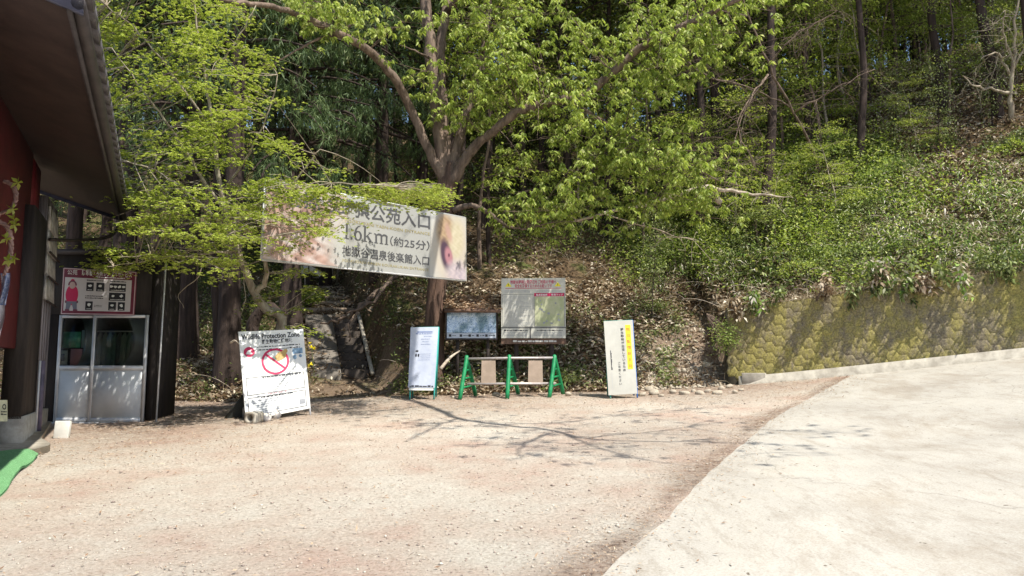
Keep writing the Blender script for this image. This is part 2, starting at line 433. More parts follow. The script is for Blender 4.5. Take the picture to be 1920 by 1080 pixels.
M['log'] = pmat('weathered_log', (.42, .33, .24), (.16, .11, .08), 9, .9, .6, (.3, 1, 1))
for i, yy in enumerate([22.0, 22.7, 23.5, 24.3, 25.1, 26.0]):
    a, b_ = pathp(-4.3 - .1 * (i % 2), yy, .02), pathp(-2.7 + .12 * (i % 3), yy + .1, .02)
    z = max(a[2], pathp(-3.5, yy)[2]) + .02
    P = spline([(a[0], a[1], z), ((a[0] + b_[0]) / 2, yy + .06, z + .03), (b_[0], b_[1], z + .01)], 4)
    lo = MB().tube(P, .085, 8).build('log_step', M['log'], None, (a[0], a[1], z), smooth=True)
    tag(lo, ['lowest weathered log step just above the concrete ramp', 'second log step above the ramp, lit pale on top', 'third log step up the path under the banner',
             'fourth log step up the path below the fence', 'fifth log step up the path near the fence', 'topmost log step at the foot of the rope fence'][i], 'step', 'log steps up the path')
# rope fence at the top of the path
fo = pathp(-4.3, 27.2)
fence = thing('rope_fence', 'pale wooden rope fence at the top of the path', 'fence', fo)
FP = [at(572, 545, 26.6), at(622, 548, 27), at(632, 540, 27.1), at(655, 540, 27.8), at(690, 548, 28.5)]
for p in FP:
    g = hz(p.x, p.y); MB().tube([(p.x, p.y, g - .2), (p.x + .01, p.y, g + .5), (p.x, p.y, g + 1.05)], .035, 6).build('post', M['deadwood'], fence, fo)
for hgt in (.45, .85):
    for p, q in zip(FP[:-1], FP[1:]):
        P = [(*(p.lerp(q, t)).xy, hz(*p.lerp(q, t).xy) * 0 + (hz(p.x, p.y) * (1 - t) + hz(q.x, q.y) * t) + hgt - .1 * math.sin(math.pi * t)) for t in np.linspace(0, 1, 7)]
        MB().tube(P, .022, 5).build('rope', M['deadwood'], fence, fo)

# ------------------------------------------------------------ printed surfaces
_tc = {}
def glyphs(txt, off=0.):
    k = (txt, off)
    if k not in _tc:
        cu = bpy.data.curves.new('t', 'FONT'); cu.body = txt; cu.size = 1; cu.resolution_u = 2; cu.offset = off
        o = bpy.data.objects.new('t', cu); COL.objects.link(o)
        me = bpy.data.meshes.new_from_object(o.evaluated_get(bpy.context.evaluated_depsgraph_get()))
        V = np.array([v.co[:] for v in me.vertices]).reshape(-1, 3); Fc = [tuple(p.vertices) for p in me.polygons]
        bpy.data.objects.remove(o); bpy.data.curves.remove(cu); bpy.data.meshes.remove(me)
        _tc[k] = (V, Fc)
    return _tc[k]
class Sheet:
    """a flat panel given by its four real corners; drawing is in metres from its lower left"""
    def __init__(s, BL, BR, TR, TL, th=.02, warp=None):
        s.c = [Vector(p) for p in (BL, BR, TR, TL)]
        s.w = ((s.c[1] - s.c[0]).length + (s.c[2] - s.c[3]).length) / 2
        s.h = ((s.c[3] - s.c[0]).length + (s.c[2] - s.c[1]).length) / 2
        s.n = (s.c[1] - s.c[0]).cross(s.c[3] - s.c[0]).normalized(); s.th = th; s.warp = warp
    def p(s, x, y, o=0.):
        u, v = x / s.w, y / s.h
        q = s.c[0] * (1 - u) * (1 - v) + s.c[1] * u * (1 - v) + s.c[2] * u * v + s.c[3] * (1 - u) * v
        if s.warp: o = o + s.warp(u, v)
        return tuple(q + s.n * o)
    def rect(s, mb, x0, y0, x1, y1, o=.003):
        nx = max(1, int((x1 - x0) / .12)) if s.warp else 1; ny = max(1, int((y1 - y0) / .12)) if s.warp else 1
        V = [s.p(x0 + (x1 - x0) * i / nx, y0 + (y1 - y0) * j / ny, o) for j in range(ny + 1) for i in range(nx + 1)]
        mb.add(V, [(j * (nx + 1) + i, j * (nx + 1) + i + 1, (j + 1) * (nx + 1) + i + 1, (j + 1) * (nx + 1) + i) for j in range(ny) for i in range(nx)])
    def poly(s, mb, pts, o=.003): mb.add([s.p(x, y, o) for x, y in pts], [tuple(range(len(pts)))])
    def blob(s, mb, cx, cy, rx, ry, o=.003, n=22, j=.12, rot=0):
        r = [1 + j * random.uniform(-1, 1) for _ in range(n)]
        s.poly(mb, [(cx + math.cos(rot) * rx * r[k] * math.cos(a) - math.sin(rot) * ry * r[k] * math.sin(a),
                     cy + math.sin(rot) * rx * r[k] * math.cos(a) + math.cos(rot) * ry * r[k] * math.sin(a)) for k, a in enumerate([2 * math.pi * i / n for i in range(n)])], o)
    def ring(s, mb, cx, cy, r0, r1, o=.003, n=48, ry=1, a0=0, a1=2 * math.pi):
        V = []; 
        for i in range(n + 1):
            a = a0 + (a1 - a0) * i / n
            V += [s.p(cx + r0 * math.cos(a), cy + ry * r0 * math.sin(a), o), s.p(cx + r1 * math.cos(a), cy + ry * r1 * math.sin(a), o)]
        mb.add(V, [(2 * i, 2 * i + 1, 2 * i + 3, 2 * i + 2) for i in range(n)])
    def frame(s, mb, x0, y0, x1, y1, t=.006, o=.003):
        s.rect(mb, x0, y0, x1, y0 + t, o); s.rect(mb, x0, y1 - t, x1, y1, o); s.rect(mb, x0, y0 + t, x0 + t, y1 - t, o); s.rect(mb, x1 - t, y0 + t, x1, y1 - t, o)
    def text(s, mb, txt, x, y, size, o=.004, width=None, off=.0, center=False):
        V, Fc = glyphs(txt, off)
        x0, x1 = V[:, 0].min(), V[:, 0].max(); k = size
        kx = (width / (x1 - x0)) if width else k
        if center: x = x - (x1 - x0) * kx / 2
        mb.add([s.p(x + (v[0] - x0) * kx, y + v[1] * k, o) for v in V], Fc)
    def vtext(s, mb, txt, x, ytop, size, step=None, o=.004, off=.0):
        step = step or size * 1.05
        for i, ch in enumerate(txt):
            V, Fc = glyphs(ch, off)
            mb.add([s.p(x - size / 2 + v[0] * size, ytop - (i + .88) * step + v[1] * size, o) for v in V], Fc)
    def dashes(s, mb, x0, x1, y, h=.012, o=.003, gap=.35, fill=1.):
        x = x0; end = x0 + (x1 - x0) * fill
        while x < end:
            l = random.uniform(.5, 2.6) * h
            hh = h * random.uniform(.5, 1)
            s.rect(mb, x, y, min(x + l, end), y + hh, o); x += l + h * random.uniform(.2, gap + .3)
    def slab(s, mb, o=0., x0=0, y0=0, x1=None, y1=None):
        x1 = s.w if x1 is None else x1; y1 = s.h if y1 is None else y1
        nx, ny = (26, 9) if s.warp else (1, 1)
        pt = lambda i, j, oo: s.p(x0 + (x1 - x0) * i / nx, y0 + (y1 - y0) * j / ny, oo)
        for sgn, oo in ((1, o), (-1, o - s.th)):
            V = [pt(i, j, oo) for j in range(ny + 1) for i in range(nx + 1)]
            Fc = [(j * (nx + 1) + i, j * (nx + 1) + i + 1, (j + 1) * (nx + 1) + i + 1, (j + 1) * (nx + 1) + i)[::sgn] for j in range(ny) for i in range(nx)]
            mb.add(V, Fc)
        edge = [(i, 0) for i in range(nx)] + [(nx, j) for j in range(ny)] + [(i, ny) for i in range(nx, 0, -1)] + [(0, j) for j in range(ny, 0, -1)]
        V = []
        for i, j in edge: V += [pt(i, j, o), pt(i, j, o - s.th)]
        n = len(edge)
        mb.add(V, [(2 * k, 2 * k + 1, (2 * k + 3) % (2 * n), (2 * k + 2) % (2 * n)) for k in range(n)])
def flat(name, c, rough=.5, spec=.3, var=.08, scale=8):
    return pmat(name, c, tuple(x * (1 - var) for x in c), scale, rough, .03, spec=spec)
M['white'] = pmat('white_print', (.8, .8, .77), (.7, .71, .69), 2.2, .5, .06)
M['grime'] = pmat('grimy_white', (.68, .66, .6), (.5, .49, .44), 3, .6, .1)
M['ink'] = flat('black_ink', (.03, .03, .035))
M['grey_ink'] = flat('grey_ink', (.3, .31, .33))
M['pale_ink'] = flat('pale_grey_ink', (.46, .47, .47))
M['gold_ink'] = flat('olive_gold_ink', (.34, .29, .14))
M['blue_ink'] = flat('blue_grey_ink', (.2, .25, .42))
M['red'] = flat('red_ink', (.5, .02, .09))
M['maroon'] = flat('maroon_print', (.17, .03, .055), var=.25)
M['orange'] = flat('orange_ink', (.75, .25, .05))
M['yellow'] = flat('yellow_print', (.82, .7, .03))
M['teal'] = flat('teal_paint', (.04, .32, .28), .4)
M['bluep'] = flat('blue_paint', (.03, .13, .4), .4)
M['greenp'] = pmat('green_paint', (.02, .27, .1), (.012, .16, .06), 12, .4, .1)
M['alu'] = pmat('aluminium', (.62, .62, .62), (.5, .5, .5), 5, .4, .05, metal=.2)
M['steel'] = pmat('galvanised_pipe', (.5, .46, .44), (.36, .32, .3), 12, .45, .1, metal=.3)
M['darkwood'] = pmat('dark_stained_wood', (.05, .038, .032), (.022, .017, .015), 9, .75, .3, (1, 1, .12))
M['brownwood'] = pmat('brown_wood', (.2, .12, .08), (.09, .055, .04), 10, .8, .4, (1, 1, .2))

def stand_frame(root, sh, back, foot, mats, r=.016, reach=.0):
    """A-frame: two front uprights down to the ground, two back legs, a cross bar"""
    gz = lambda p: hz(p.x, p.y)
    for side, (b_, t_, mt) in enumerate(((sh.c[0], sh.c[3], mats[0]), (sh.c[1], sh.c[2], mats[1]))):
        if side == 0: b_ = b_.lerp(sh.c[1], .07); t_ = t_.lerp(sh.c[2], .07)
        d = (b_ - t_).normalized(); o = -sh.n * .035
        k = (b_.z - gz(b_)) / max(.05, -d.z)
        f = b_ + d * k
        MB().tube([t_ + o - d * .01, b_ + o, f + o], r, 8).build('leg', mt, root, root.location)
        bk = Vector((f.x, f.y, 0)) - Vector((sh.n.x, sh.n.y, 0)).normalized() * back; bk.z = gz(bk)
        MB().tube([t_ + o * 1.8 - d * .01, bk], r, 8).build('leg', mt, root, root.location)
    MB().tube([sh.c[3] - sh.n * .04, sh.c[2] - sh.n * .04], r, 8).build('cross_bar', mats[0], root, root.location)

# --- wildlife protection board
BL, BR = at(461, 789, 13.1), at(582, 765, 13.75)
TL, TR = at(447, 622, 13.55), at(568, 617, 14.1)
s = Sheet(BL, BR, TR, TL, .03, lambda u, v: .006 * math.sin(5 * u + 3 * v))
sg = thing('notice_board', 'large white wildlife protection board with a red prohibition ring, leaning on the gravel', 'sign', (BL + BR) / 2)
mb = MB(); s.slab(mb); s_panel = mb.build('panel', M['white'], sg, sg.location)
W_, H_ = s.w, s.h
mb = MB(); s.text(mb, 'Wildlife Protection Zone', .04, H_ * .905, .135, width=W_ * .9, off=.028); s.text(mb, '野生動物保護地域', W_ * .34, H_ * .845, .09, width=W_ * .47, off=.02)
for i, yy in enumerate((.565, .37)):
    pass
for yy in (.80, .765): s.dashes(mb, W_ * .26, W_ * .93, H_ * yy, .024)
s.frame(mb, W_ * .05, H_ * .26, W_ * .95, H_ * .46, .011); s.frame(mb, W_ * .05, H_ * .035, W_ * .95, H_ * .235, .011); s.dashes(mb, W_ * .25, W_ * .75, H_ * .215, .028); s.dashes(mb, W_ * .3, W_ * .9, H_ * .44, .026)
mb.build('lettering', M['ink'], s_panel)
mb = MB()
for yy in np.arange(.29, .44, .028): s.dashes(mb, W_ * .1, W_ * .9, H_ * yy, .012, fill=random.uniform(.6, 1))
for yy in np.arange(.06, .2, .026): s.dashes(mb, W_ * .12, W_ * .8, H_ * yy, .014, fill=random.uniform(.5, 1))
s.rect(mb, W_ * .84, H_ * .07, W_ * .93, H_ * .13)
mb.build('small_print', M['grey_ink'], s_panel)
mb = MB(); cx, cy, r_ = W_ * .52, H_ * .62, W_ * .215
s.ring(mb, cx, cy, r_ * .84, r_, .006)
for k in (1,):
    a = rad(-42); dx, dy = math.cos(a), math.sin(a); t = r_ * .075
    s.poly(mb, [(cx - dx * r_ * .9 - dy * t, cy - dy * r_ * .9 + dx * t), (cx - dx * r_ * .9 + dy * t, cy - dy * r_ * .9 - dx * t),
                (cx + dx * r_ * .9 + dy * t, cy + dy * r_ * .9 - dx * t), (cx + dx * r_ * .9 - dy * t, cy + dy * r_ * .9 + dx * t)], .006)
s.ring(mb, W_ * .135, H_ * .755, .002, .095, .005, ry=.95); s.dashes(mb, W_ * .35, W_ * .8, H_ * .247, .012)
mb.build('prohibition_ring', M['red'], s_panel)
mb = MB(); s.blob(mb, W_ * .135, H_ * .76, .04, .038, .007, 9, .45); s.blob(mb, W_ * .135, H_ * .735, .06, .014, .0072, 9, .2); mb.build('emblem_figure', M['white'], s_panel)
mb = MB(); s.blob(mb, cx + r_ * .42, cy + r_ * .38, .11, .075, .0085, rot=.5); s.blob(mb, cx + r_ * .72, cy + r_ * .68, .06, .04, .009, rot=.7); mb.build('food_picture', flat('tan_print', (.5, .34, .12)), s_panel)
mb = MB(); s.blob(mb, cx - r_ * .35, cy - r_ * .45, .06, .12, .0045); s.blob(mb, cx - r_ * .15, cy + r_ * .1, .045, .06, .0045, rot=.4); mb.build('figure_picture', flat('pale_green_print', (.45, .6, .5)), s_panel)
mb = MB(); s.rect(mb, W_ * .80, H_ * .69, W_ * .96, H_ * .76); s.blob(mb, W_ * .83, H_ * .65, .035, .045); s.blob(mb, W_ * .92, H_ * .66, .03, .03); mb.build('corner_picture', pmat('blue_photo', (.3, .45, .6), (.08, .15, .25), 14, .5, 0), s_panel)
stand_frame(sg, s, .5, 0, (M['alu'], M['alu']))

# --- slim white stand near the path
BL, BR, TR, TL = at(765, 736, 15.9), at(814, 736, 15.9), at(822, 613, 16.2), at(770, 614, 16.2)
s = Sheet(BL, BR, TR, TL, .012, lambda u, v: .01 * math.sin(6 * v + 1) * math.cos(2.5 * u) + .006 * math.exp(-((v - .38) / .02) ** 2))
sg = thing('sign_stand', 'slim white sign stand with bluish print, left of the green barricade', 'sign', (BL + BR) / 2)
W_, H_ = s.w, s.h
mb = MB(); s.slab(mb, 0, 0, .1, W_, H_); pn = mb.build('panel', pmat('bluish_sheet', (.52, .56, .64), (.4, .44, .54), 3, .4, .15), sg, sg.location)
mb = MB(); s.rect(mb, W_ * .24, H_ * .915, W_ * .8, H_ * .935); s.dashes(mb, W_ * .2, W_ * .8, H_ * .89, .028)
for yy, a, b_ in ((.85, .5, .8), (.81, .4, .72), (.77, .45, .7), (.73, .4, .75)): s.dashes(mb, W_ * a, W_ * b_, H_ * yy, .014)
for yy in (.58, .55, .52, .49): s.dashes(mb, W_ * .3, W_ * .78, H_ * yy, .01)
mb.build('small_print', M['blue_ink'], pn)
mb = MB(); s.blob(mb, W_ * .27, H_ * .63, .03, .02); s.blob(mb, W_ * .24, H_ * .565, .018, .035); s.blob(mb, W_ * .33, H_ * .565, .018, .035); s.dashes(mb, W_ * .05, W_ * .95, .115, .035); mb.build('lettering', M['ink'], pn)
mb = MB(); s.slab(mb, .004, .02, .045, W_ - .02, .085); mb.build('lower_bar', M['white'], sg, sg.location)
stand_frame(sg, s, .5, 0, (M['teal'], M['teal']))

# --- slim cream stand with the yellow strip
BL, BR, TR, TL = at(1141, 741, 15.35), at(1195, 738, 15.35), at(1186, 600, 15.7), at(1132, 602, 15.7)
s = Sheet(BL, BR, TR, TL, .014, lambda u, v: .006 * math.sin(5 * v) * math.cos(2 * u))
sg = thing('sign_stand', 'slim cream sign stand with a yellow strip of vertical writing, right of the barricade', 'sign', (BL + BR) / 2)
W_, H_ = s.w, s.h
mb = MB(); s.slab(mb); pn = mb.build('panel', pmat('cream_sheet', (.5, .49, .43), (.42, .41, .36), 2, .6, .05), sg, sg.location)
mb = MB(); s.rect(mb, W_ * .73, H_ * .33, W_ * .91, H_ * .935); ys_ = mb.build('yellow_strip', M['yellow'], pn)
mb = MB(); s.vtext(mb, '熊目撃情報多発', W_ * .82, H_ * .925, .085, H_ * .585 / 7, .0055, .01); mb.build('strip_lettering', M['orange'], ys_)
mb = MB(); s.vtext(mb, '野生動物が出没しているため', W_ * .61, H_ * .9, .062, H_ * .6 / 13, off=.014); s.vtext(mb, 'ご注意ください', W_ * .44, H_ * .44, .055, H_ * .32 / 7, off=.01)
for k in range(16): s.rect(mb, W_ * .155, H_ * (.33 + .0165 * k), W_ * (.18 + .02 * random.random()), H_ * (.343 + .0165 * k))
mb.build('lettering', M['ink'], pn)
mb = MB(); s.rect(mb, W_ * .16, H_ * .07, W_ * .168, H_ * .3); mb.build('thin_line', M['pale_ink'], pn)
stand_frame(sg, s, .5, 0, (M['teal'], M['bluep']))

# --- map board on posts
Yb = 16.9
BL, BR, TR, TL = at(940, 634, Yb), at(1061, 634, Yb + .05), at(1060, 521, Yb + .05), at(940, 522, Yb)
s = Sheet(BL, BR, TR, TL, .04); M['boardw'] = pmat('cream_board', (.56, .55, .48), (.48, .47, .4), 3, .5, .04)
g0 = hz((BL.x + BR.x) / 2, Yb)
sg = thing('map_board', 'square cream notice and map board with red headings on two posts', 'sign', ((BL.x + BR.x) / 2, Yb, g0))
W_, H_ = s.w, s.h
mb = MB(); s.slab(mb); pn = mb.build('panel', M['boardw'], sg, sg.location)
mb = MB(); s.text(mb, '地獄谷野猿公苑周辺をご利用の皆様へ', W_ * .5, H_ * .91, .09, width=W_ * .72, off=.012, center=True); s.text(mb, '安全を確保するためのお願いです', W_ * .5, H_ * .845, .085, width=W_ * .58, off=.012, center=True)
s.rect(mb, W_ * .06, H_ * .825, W_ * .94, H_ * .832); s.rect(mb, W_ * .51, H_ * .695, W_ * .98, H_ * .75)
mb.build('heading', M['red'], pn)
mb = MB()
for x in (.13, .9): s.poly(mb, [(W_ * (x - .07), H_ * .86), (W_ * (x + .03), H_ * .86), (W_ * (x - .02), H_ * .93)], .004)
hm = mb.build('warning_triangle', M['yellow'], pn)
mb = MB()
for x in (.11, .88): s.rect(mb, W_ * (x - .005), H_ * .875, W_ * (x + .005), H_ * .91, .006)
s.rect(mb, W_ * 0, H_ * .165, W_, H_ * .18); s.rect(mb, W_ * .44, 0, W_ * .455, H_ * .165); s.frame(mb, W_ * .51, H_ * .19, W_ * .985, H_ * .75, .006)
s.frame(mb, W_ * .02, H_ * .19, W_ * .495, H_ * .73, .005)
for t, x in ((0, .04), (1, .54)):
    s.dashes(mb, W_ * (.04 if not t else .55), W_ * .42 if not t else W_ * .95, H_ * .12, .025)
mb.build('ruled_lines', M['ink'], pn)
mb = MB()
for a in (.05, .53):
    for yy in (.785, .765): s.dashes(mb, W_ * a, W_ * (a + .4), H_ * yy, .012)
for yy in np.arange(.21, .71, .021): s.dashes(mb, W_ * .045, W_ * .47, H_ * yy, .010, fill=random.uniform(.55, 1))
for yy in (.04, .065, .09):
    s.dashes(mb, W_ * .04, W_ * .4, H_ * yy, .012); s.dashes(mb, W_ * .5, W_ * .94, H_ * yy, .012)
mb.build('small_print', M['grey_ink'], pn)
mb = MB(); s.rect(mb, W_ * .52, H_ * .2, W_ * .975, H_ * .69)
mp_ = mb.build('map', pmat('map_print', (.46, .46, .3), (.34, .38, .2), 6, .6, 0), pn)
mb = MB()
for _ in range(16): s.blob(mb, W_ * random.uniform(.56, .94), H_ * random.uniform(.24, .66), random.uniform(.01, .035), random.uniform(.008, .025), .006, 9, .3)
mb.build('map_marks', M['grey_ink'], mp_)
mb = MB(); s.text(mb, '奥志賀高原', W_ * .54, H_ * .705, .05, .006, off=.01); s.text(mb, '散策マップ', W_ * .78, H_ * .705, .05, .006, off=.01); mb.build('map_title', M['white'], pn)
b2 = Sheet(at(940, 645, Yb + .02), at(1062, 645, Yb + .07), at(1061, 634.5, Yb + .07), at(940, 634.5, Yb + .02), .05)
mb = MB(); b2.slab(mb, -.01); bb = mb.build('base_board', M['brownwood'], sg, sg.location)
mb = MB(); b2.dashes(mb, b2.w * .18, b2.w * .85, b2.h * .35, .045, o=-.006); mb.build('lettering', M['grime'], bb)
for px in (968, 1034):
    t = at(px, 540, Yb + .12); MB().box((t.x - .05, t.y, hz(t.x, t.y) - .3), (t.x + .05, t.y + .09, t.z)).build('post', M['darkwood'], sg, sg.location)

# --- photo board under a little roof
Yb = 17.0
BL, BR, TR, TL = at(838, 634, Yb), at(930, 634, Yb), at(930, 583, Yb), at(838, 583, Yb)
s = Sheet(BL, BR, TR, TL, .05)
sg = thing('photo_board', 'low board with a bluish photograph under a small roof covered in fallen leaves', 'sign', ((BL.x + BR.x) / 2, Yb, hz((BL.x + BR.x) / 2, Yb)))
W_, H_ = s.w, s.h
mb = MB(); s.slab(mb, 0, -.04, -.04, W_ + .04, H_ + .04); pn = mb.build('panel', M['darkwood'], sg, sg.location)
m, nt, b = new_mat('blue_photograph')
c = ramp(nt, noise(nt, 22, 8, .8, dist=1.5), [(.33, (.03, .07, .07)), (.42, (.2, .3, .45)), (.48, (.5, .62, .85)), (.54, (.85, .88, .92))])
c2 = ramp(nt, noise(nt, 3, 3, .5), [(.4, (.22, .34, .36)), (.55, (.8, .92, 1))])
nt.links.new(mixc(nt, 1., c, c2, 'MULTIPLY'), b.inputs['Base Color']); b.inputs['Roughness'].default_value = .25
mb = MB(); s.rect(mb, 0, H_ * .2, W_, H_, .003); mb.build('photograph', m, pn)
mb = MB(); s.rect(mb, 0, 0, W_, H_ * .185, .003); cb = mb.build('caption_bar', flat('pale_blue_print', (.5, .55, .62)), pn)
mb = MB(); 
for x, t in ((.04, .07), (.26, .12), (.44, .04), (.6, .1), (.78, .13)): s.rect(mb, W_ * x, H_ * .05, W_ * (x + .05), H_ * .14, .005); s.dashes(mb, W_ * (x + .07), W_ * (x + .07 + t), H_ * .08, .02, o=.005)
s.rect(mb, W_ * .75, H_ * .93, W_ * .99, H_ * .955, .005)
mb.build('caption_marks', M['ink'], cb)
mb = MB()
rf = [at(833, 581, 16.75), at(938, 581, 16.75), at(940, 556, 17.6), at(838, 556, 17.6)]
V = [tuple(p) for p in rf] + [tuple(p - Vector((0, 0, .06))) for p in rf]
mb.add(V, [(0, 1, 2, 3), (7, 6, 5, 4), (0, 4, 5, 1), (1, 5, 6, 2), (2, 6, 7, 3), (3, 7, 4, 0)])
rfo = mb.build('roof', M['brownwood'], sg, sg.location)
mb = MB(); n = 1100
q = rng.random((n, 2)); A_ = np.array([tuple(p) for p in rf]); P = (A_[0] * (1 - q[:, :1]) + A_[1] * q[:, :1]) * (1 - q[:, 1:]) + (A_[3] * (1 - q[:, :1]) + A_[2] * q[:, :1]) * q[:, 1:]
P[:, 2] += rng.random(n) * .05 + .005
D = rv(n); D[:, 2] *= .25; leaves(mb, P, D, .09, .04, .5, 0); lf = mb.build('roof_leaves', M['dryground'], rfo); 
for px in (858, 915):
    t = at(px, 600, Yb + .08); MB().box((t.x - .035, t.y, hz(t.x, t.y) - .3), (t.x + .035, t.y + .07, t.z + .3)).build('post', M['darkwood'], sg, sg.location)

# --- green pipe barricade
sg = thing('barricade', 'green framed barricade with two steel rails and two tan boards', 'barricade', (0, 15.9, hz(0, 15.9)))
def gp(px, py, Y):
    p = at(px, py, Y); return p
for (fx, fy, tx, ty, bx, by) in ((862, 742, 875, 672, 892, 722), (951, 743, 955, 671, 972, 725), (1030, 745, 1040, 671, 1056, 733)):
    Y0 = 15.75
    ft = at(fx, fy, Y0); tp = at(tx, ty, Y0 + .35); bk = at(bx, by, Y0 + .75)
    ft.z = hz(ft.x, ft.y); bk.z = hz(bk.x, bk.y)
    P = spline([tuple(ft), tuple(ft.lerp(tp, .9)), tuple(tp + Vector((0, .03, .03))), tuple(bk.lerp(tp, .9)), tuple(bk)], 5)
    mb = MB().tube(P, .043, 8)
    for t in (.28, .5, .7): mb.tube([ft.lerp(tp, t), bk.lerp(tp, t)], .022, 6)
    mb.build('end_frame', M['greenp'], sg, sg.location, smooth=True)
for y_, Y_ in ((672, 16.1), (720, 15.95)):
    P = [at(876, y_ + (1 if y_ < 700 else 0), Y_), at(955, y_ - .5, Y_), at(1042, y_ - 1, Y_)]
    MB().tube(P, .026, 8).build('rail', M['steel'], sg, sg.location, smooth=True)
M['tan'] = pmat('tan_board', (.34, .26, .2), (.26, .2, .15), 5, .8, .1)
for x0, x1 in ((902, 930), (990, 1018)):
    q = Sheet(at(x0, 719, 15.93), at(x1, 719, 15.93), at(x1 - 1, 676, 16.05), at(x0 + 1, 676, 16.05), .02)
    mb = MB(); q.slab(mb); mb.build('board', M['tan'], sg, sg.location)

# --- entrance banner
BL, BR, TR, TL = at(490, 487, 13.5), at(873, 527, 16.5), at(873, 408, 16.5), at(498, 336, 13.5)
s = Sheet(BL, BR, TR, TL, .008, lambda u, v: .03 * math.sin(2.5 * u * math.pi) + .012 * math.sin(14 * u + 4 * v) + .006 * math.sin(31 * u - 6 * v))
sg = thing('entrance_banner', 'long grey-white park entrance banner hung across the path, its left half behind maple leaves', 'banner', (BL + BR) / 2)
W_, H_ = s.w, s.h
mb = MB(); s.slab(mb); pn = mb.build('cloth', leafmat('banner_vinyl', [(0, (.41, .41, .385)), (1, (.41, .41, .385))], .2, .4, (1, 1, .95)), sg, sg.location)
def picture(name, s, x0, y0, x1, y1, fn, parent, o=.004, n=56):
    """a printed photograph: a fine grid whose vertices carry the print colours"""
    m_ = max(8, int(n * (y1 - y0) / (x1 - x0)))
    mb = MB(); V = [s.p(x0 + (x1 - x0) * i / n, y0 + (y1 - y0) * j / m_, o) for j in range(m_ + 1) for i in range(n + 1)]
    mb.add(V, [(j * (n + 1) + i, j * (n + 1) + i + 1, (j + 1) * (n + 1) + i + 1, (j + 1) * (n + 1) + i) for j in range(m_) for i in range(n)])
    m, nt, b = new_mat(name + '_print'); a = nt.nodes.new('ShaderNodeAttribute'); a.attribute_name = 'print'
    nt.links.new(a.outputs['Color'], b.inputs['Base Color']); b.inputs['Roughness'].default_value = .45
    ob = mb.build(name, m, parent)
    U, Vv = np.meshgrid(np.linspace(0, 1, n + 1), np.linspace(0, 1, m_ + 1)); c = np.clip(fn(U, Vv), 0, 1).reshape(-1, 3)
    at2 = ob.data.attributes.new('print', 'FLOAT_COLOR', 'POINT'); at2.data.foreach_set('color', np.concatenate([c, np.ones((len(c), 1))], 1).astype(np.float32).ravel())
    return ob
def lerp3(a, b_, t): return np.asarray(a) * (1 - t[..., None]) + np.asarray(b_) * t[..., None]
BW = (.41, .41, .385)
def rough_(U, V, k=1.): return .5 + .2 * np.sin(U * 23 * k + 3 * np.sin(V * 17 * k)) * np.cos(V * 19 * k + U * 7) + .18 * np.sin(U * 51 * k + V * 33 * k + 2 * np.sin(V * 60 * k)) + .12 * rng.random(U.shape)
def spring(U, V):
    c = lerp3((.15, .08, .06), (.46, .3, .25), rough_(U, V, .7)); c = lerp3(c, (.5, .44, .42), np.clip((rough_(U + .3, V, .4) - .55) * 3, 0, 1))
    return lerp3(c, BW, np.clip((U - .68 + .12 * np.sin(V * 5) - .1 * rough_(U, V)) / .28, 0, 1))
picture('spring_picture', s, .02, .02, W_ * .36, H_ - .02, spring, pn, .004, 90)
def ell(U, V, cx, cy, rx, ry, rot=0., soft=.35):
    a, b_ = U - cx, V - cy; a, b_ = a * math.cos(rot) + b_ * math.sin(rot), -a * math.sin(rot) + b_ * math.cos(rot)
    return np.clip((1 + soft / 2 - np.sqrt((a / rx) ** 2 + (b_ / ry) ** 2)) / soft, 0, 1)
def animal(U, V):
    r_ = rough_(U, V, .8); c = np.ones(U.shape + (3,)) * np.array(BW)
    c = lerp3(c, (.45, .4, .33), ell(U, V, .62, .45, .6, .62, soft=.5)); c = lerp3(c, lerp3((.2, .13, .08), (.42, .3, .18), r_), ell(U, V, .42, .72, .26, .3, .5, .5))
    c = lerp3(c, lerp3((.38, .33, .22), (.48, .43, .31), r_), ell(U, V, .72, .62, .2, .32, -.2, .6)); c = lerp3(c, (.38, .24, .19), ell(U, V, .5, .72, .07, .16, .5, .9))
    c = lerp3(c, (.06, .03, .05), ell(U, V, .42, .36, .14, .26, .35, .5)); c = lerp3(c, (.33, .15, .17), ell(U, V, .5, .34, .1, .15, .4, .5)); c = lerp3(c, (.1, .03, .05), ell(U, V, .5, .36, .025, .03, 0, .6))
    c = lerp3(c, lerp3((.3, .26, .3), (.5, .42, .42), r_), ell(U, V, .75, .08, .3, .2, 0, .7)); return c
picture('animal_picture', s, W_ * .795, .02, W_ - .02, H_ - .02, animal, pn, .004, 60)
M['softink'] = flat('faded_black_print', (.075, .075, .078))
mb = MB()
s.text(mb, '地獄谷野猿公苑入口', W_ * .08, H_ * .735,   .34, .0055, width=W_ * .71, off=.016)
def stroke(P, Wd):
    P = np.array(P, float); T = np.gradient(P, axis=0); T /= np.linalg.norm(T, axis=1)[:, None]; N = np.stack([-T[:, 1], T[:, 0]], 1)
    Wd = np.broadcast_to(Wd, (len(P),))
    L_, R_ = P + N * Wd[:, None] / 2, P - N * Wd[:, None] / 2
    mb.add([s.p(x, y, .0055) for q in zip(L_, R_) for x, y in q], [(2 * i, 2 * i + 1, 2 * i + 3, 2 * i + 2) for i in range(len(P) - 1)])
X0, Y0, k = W_ * .345, H_ * .40, .31      # serif figures 1.6km
R_ = lambda a, b_, c_, d_: s.rect(mb, X0 + a * k, Y0 + b_ * k, X0 + c_ * k, Y0 + d_ * k, .0055)
R_(.17, 0, .31, .95); R_(.04, 0, .44, .05); stroke([(X0 + .06 * k, Y0 + .8 * k), (X0 + .2 * k, Y0 + .86 * k), (X0 + .3 * k, Y0 + .97 * k)], .035 * k)
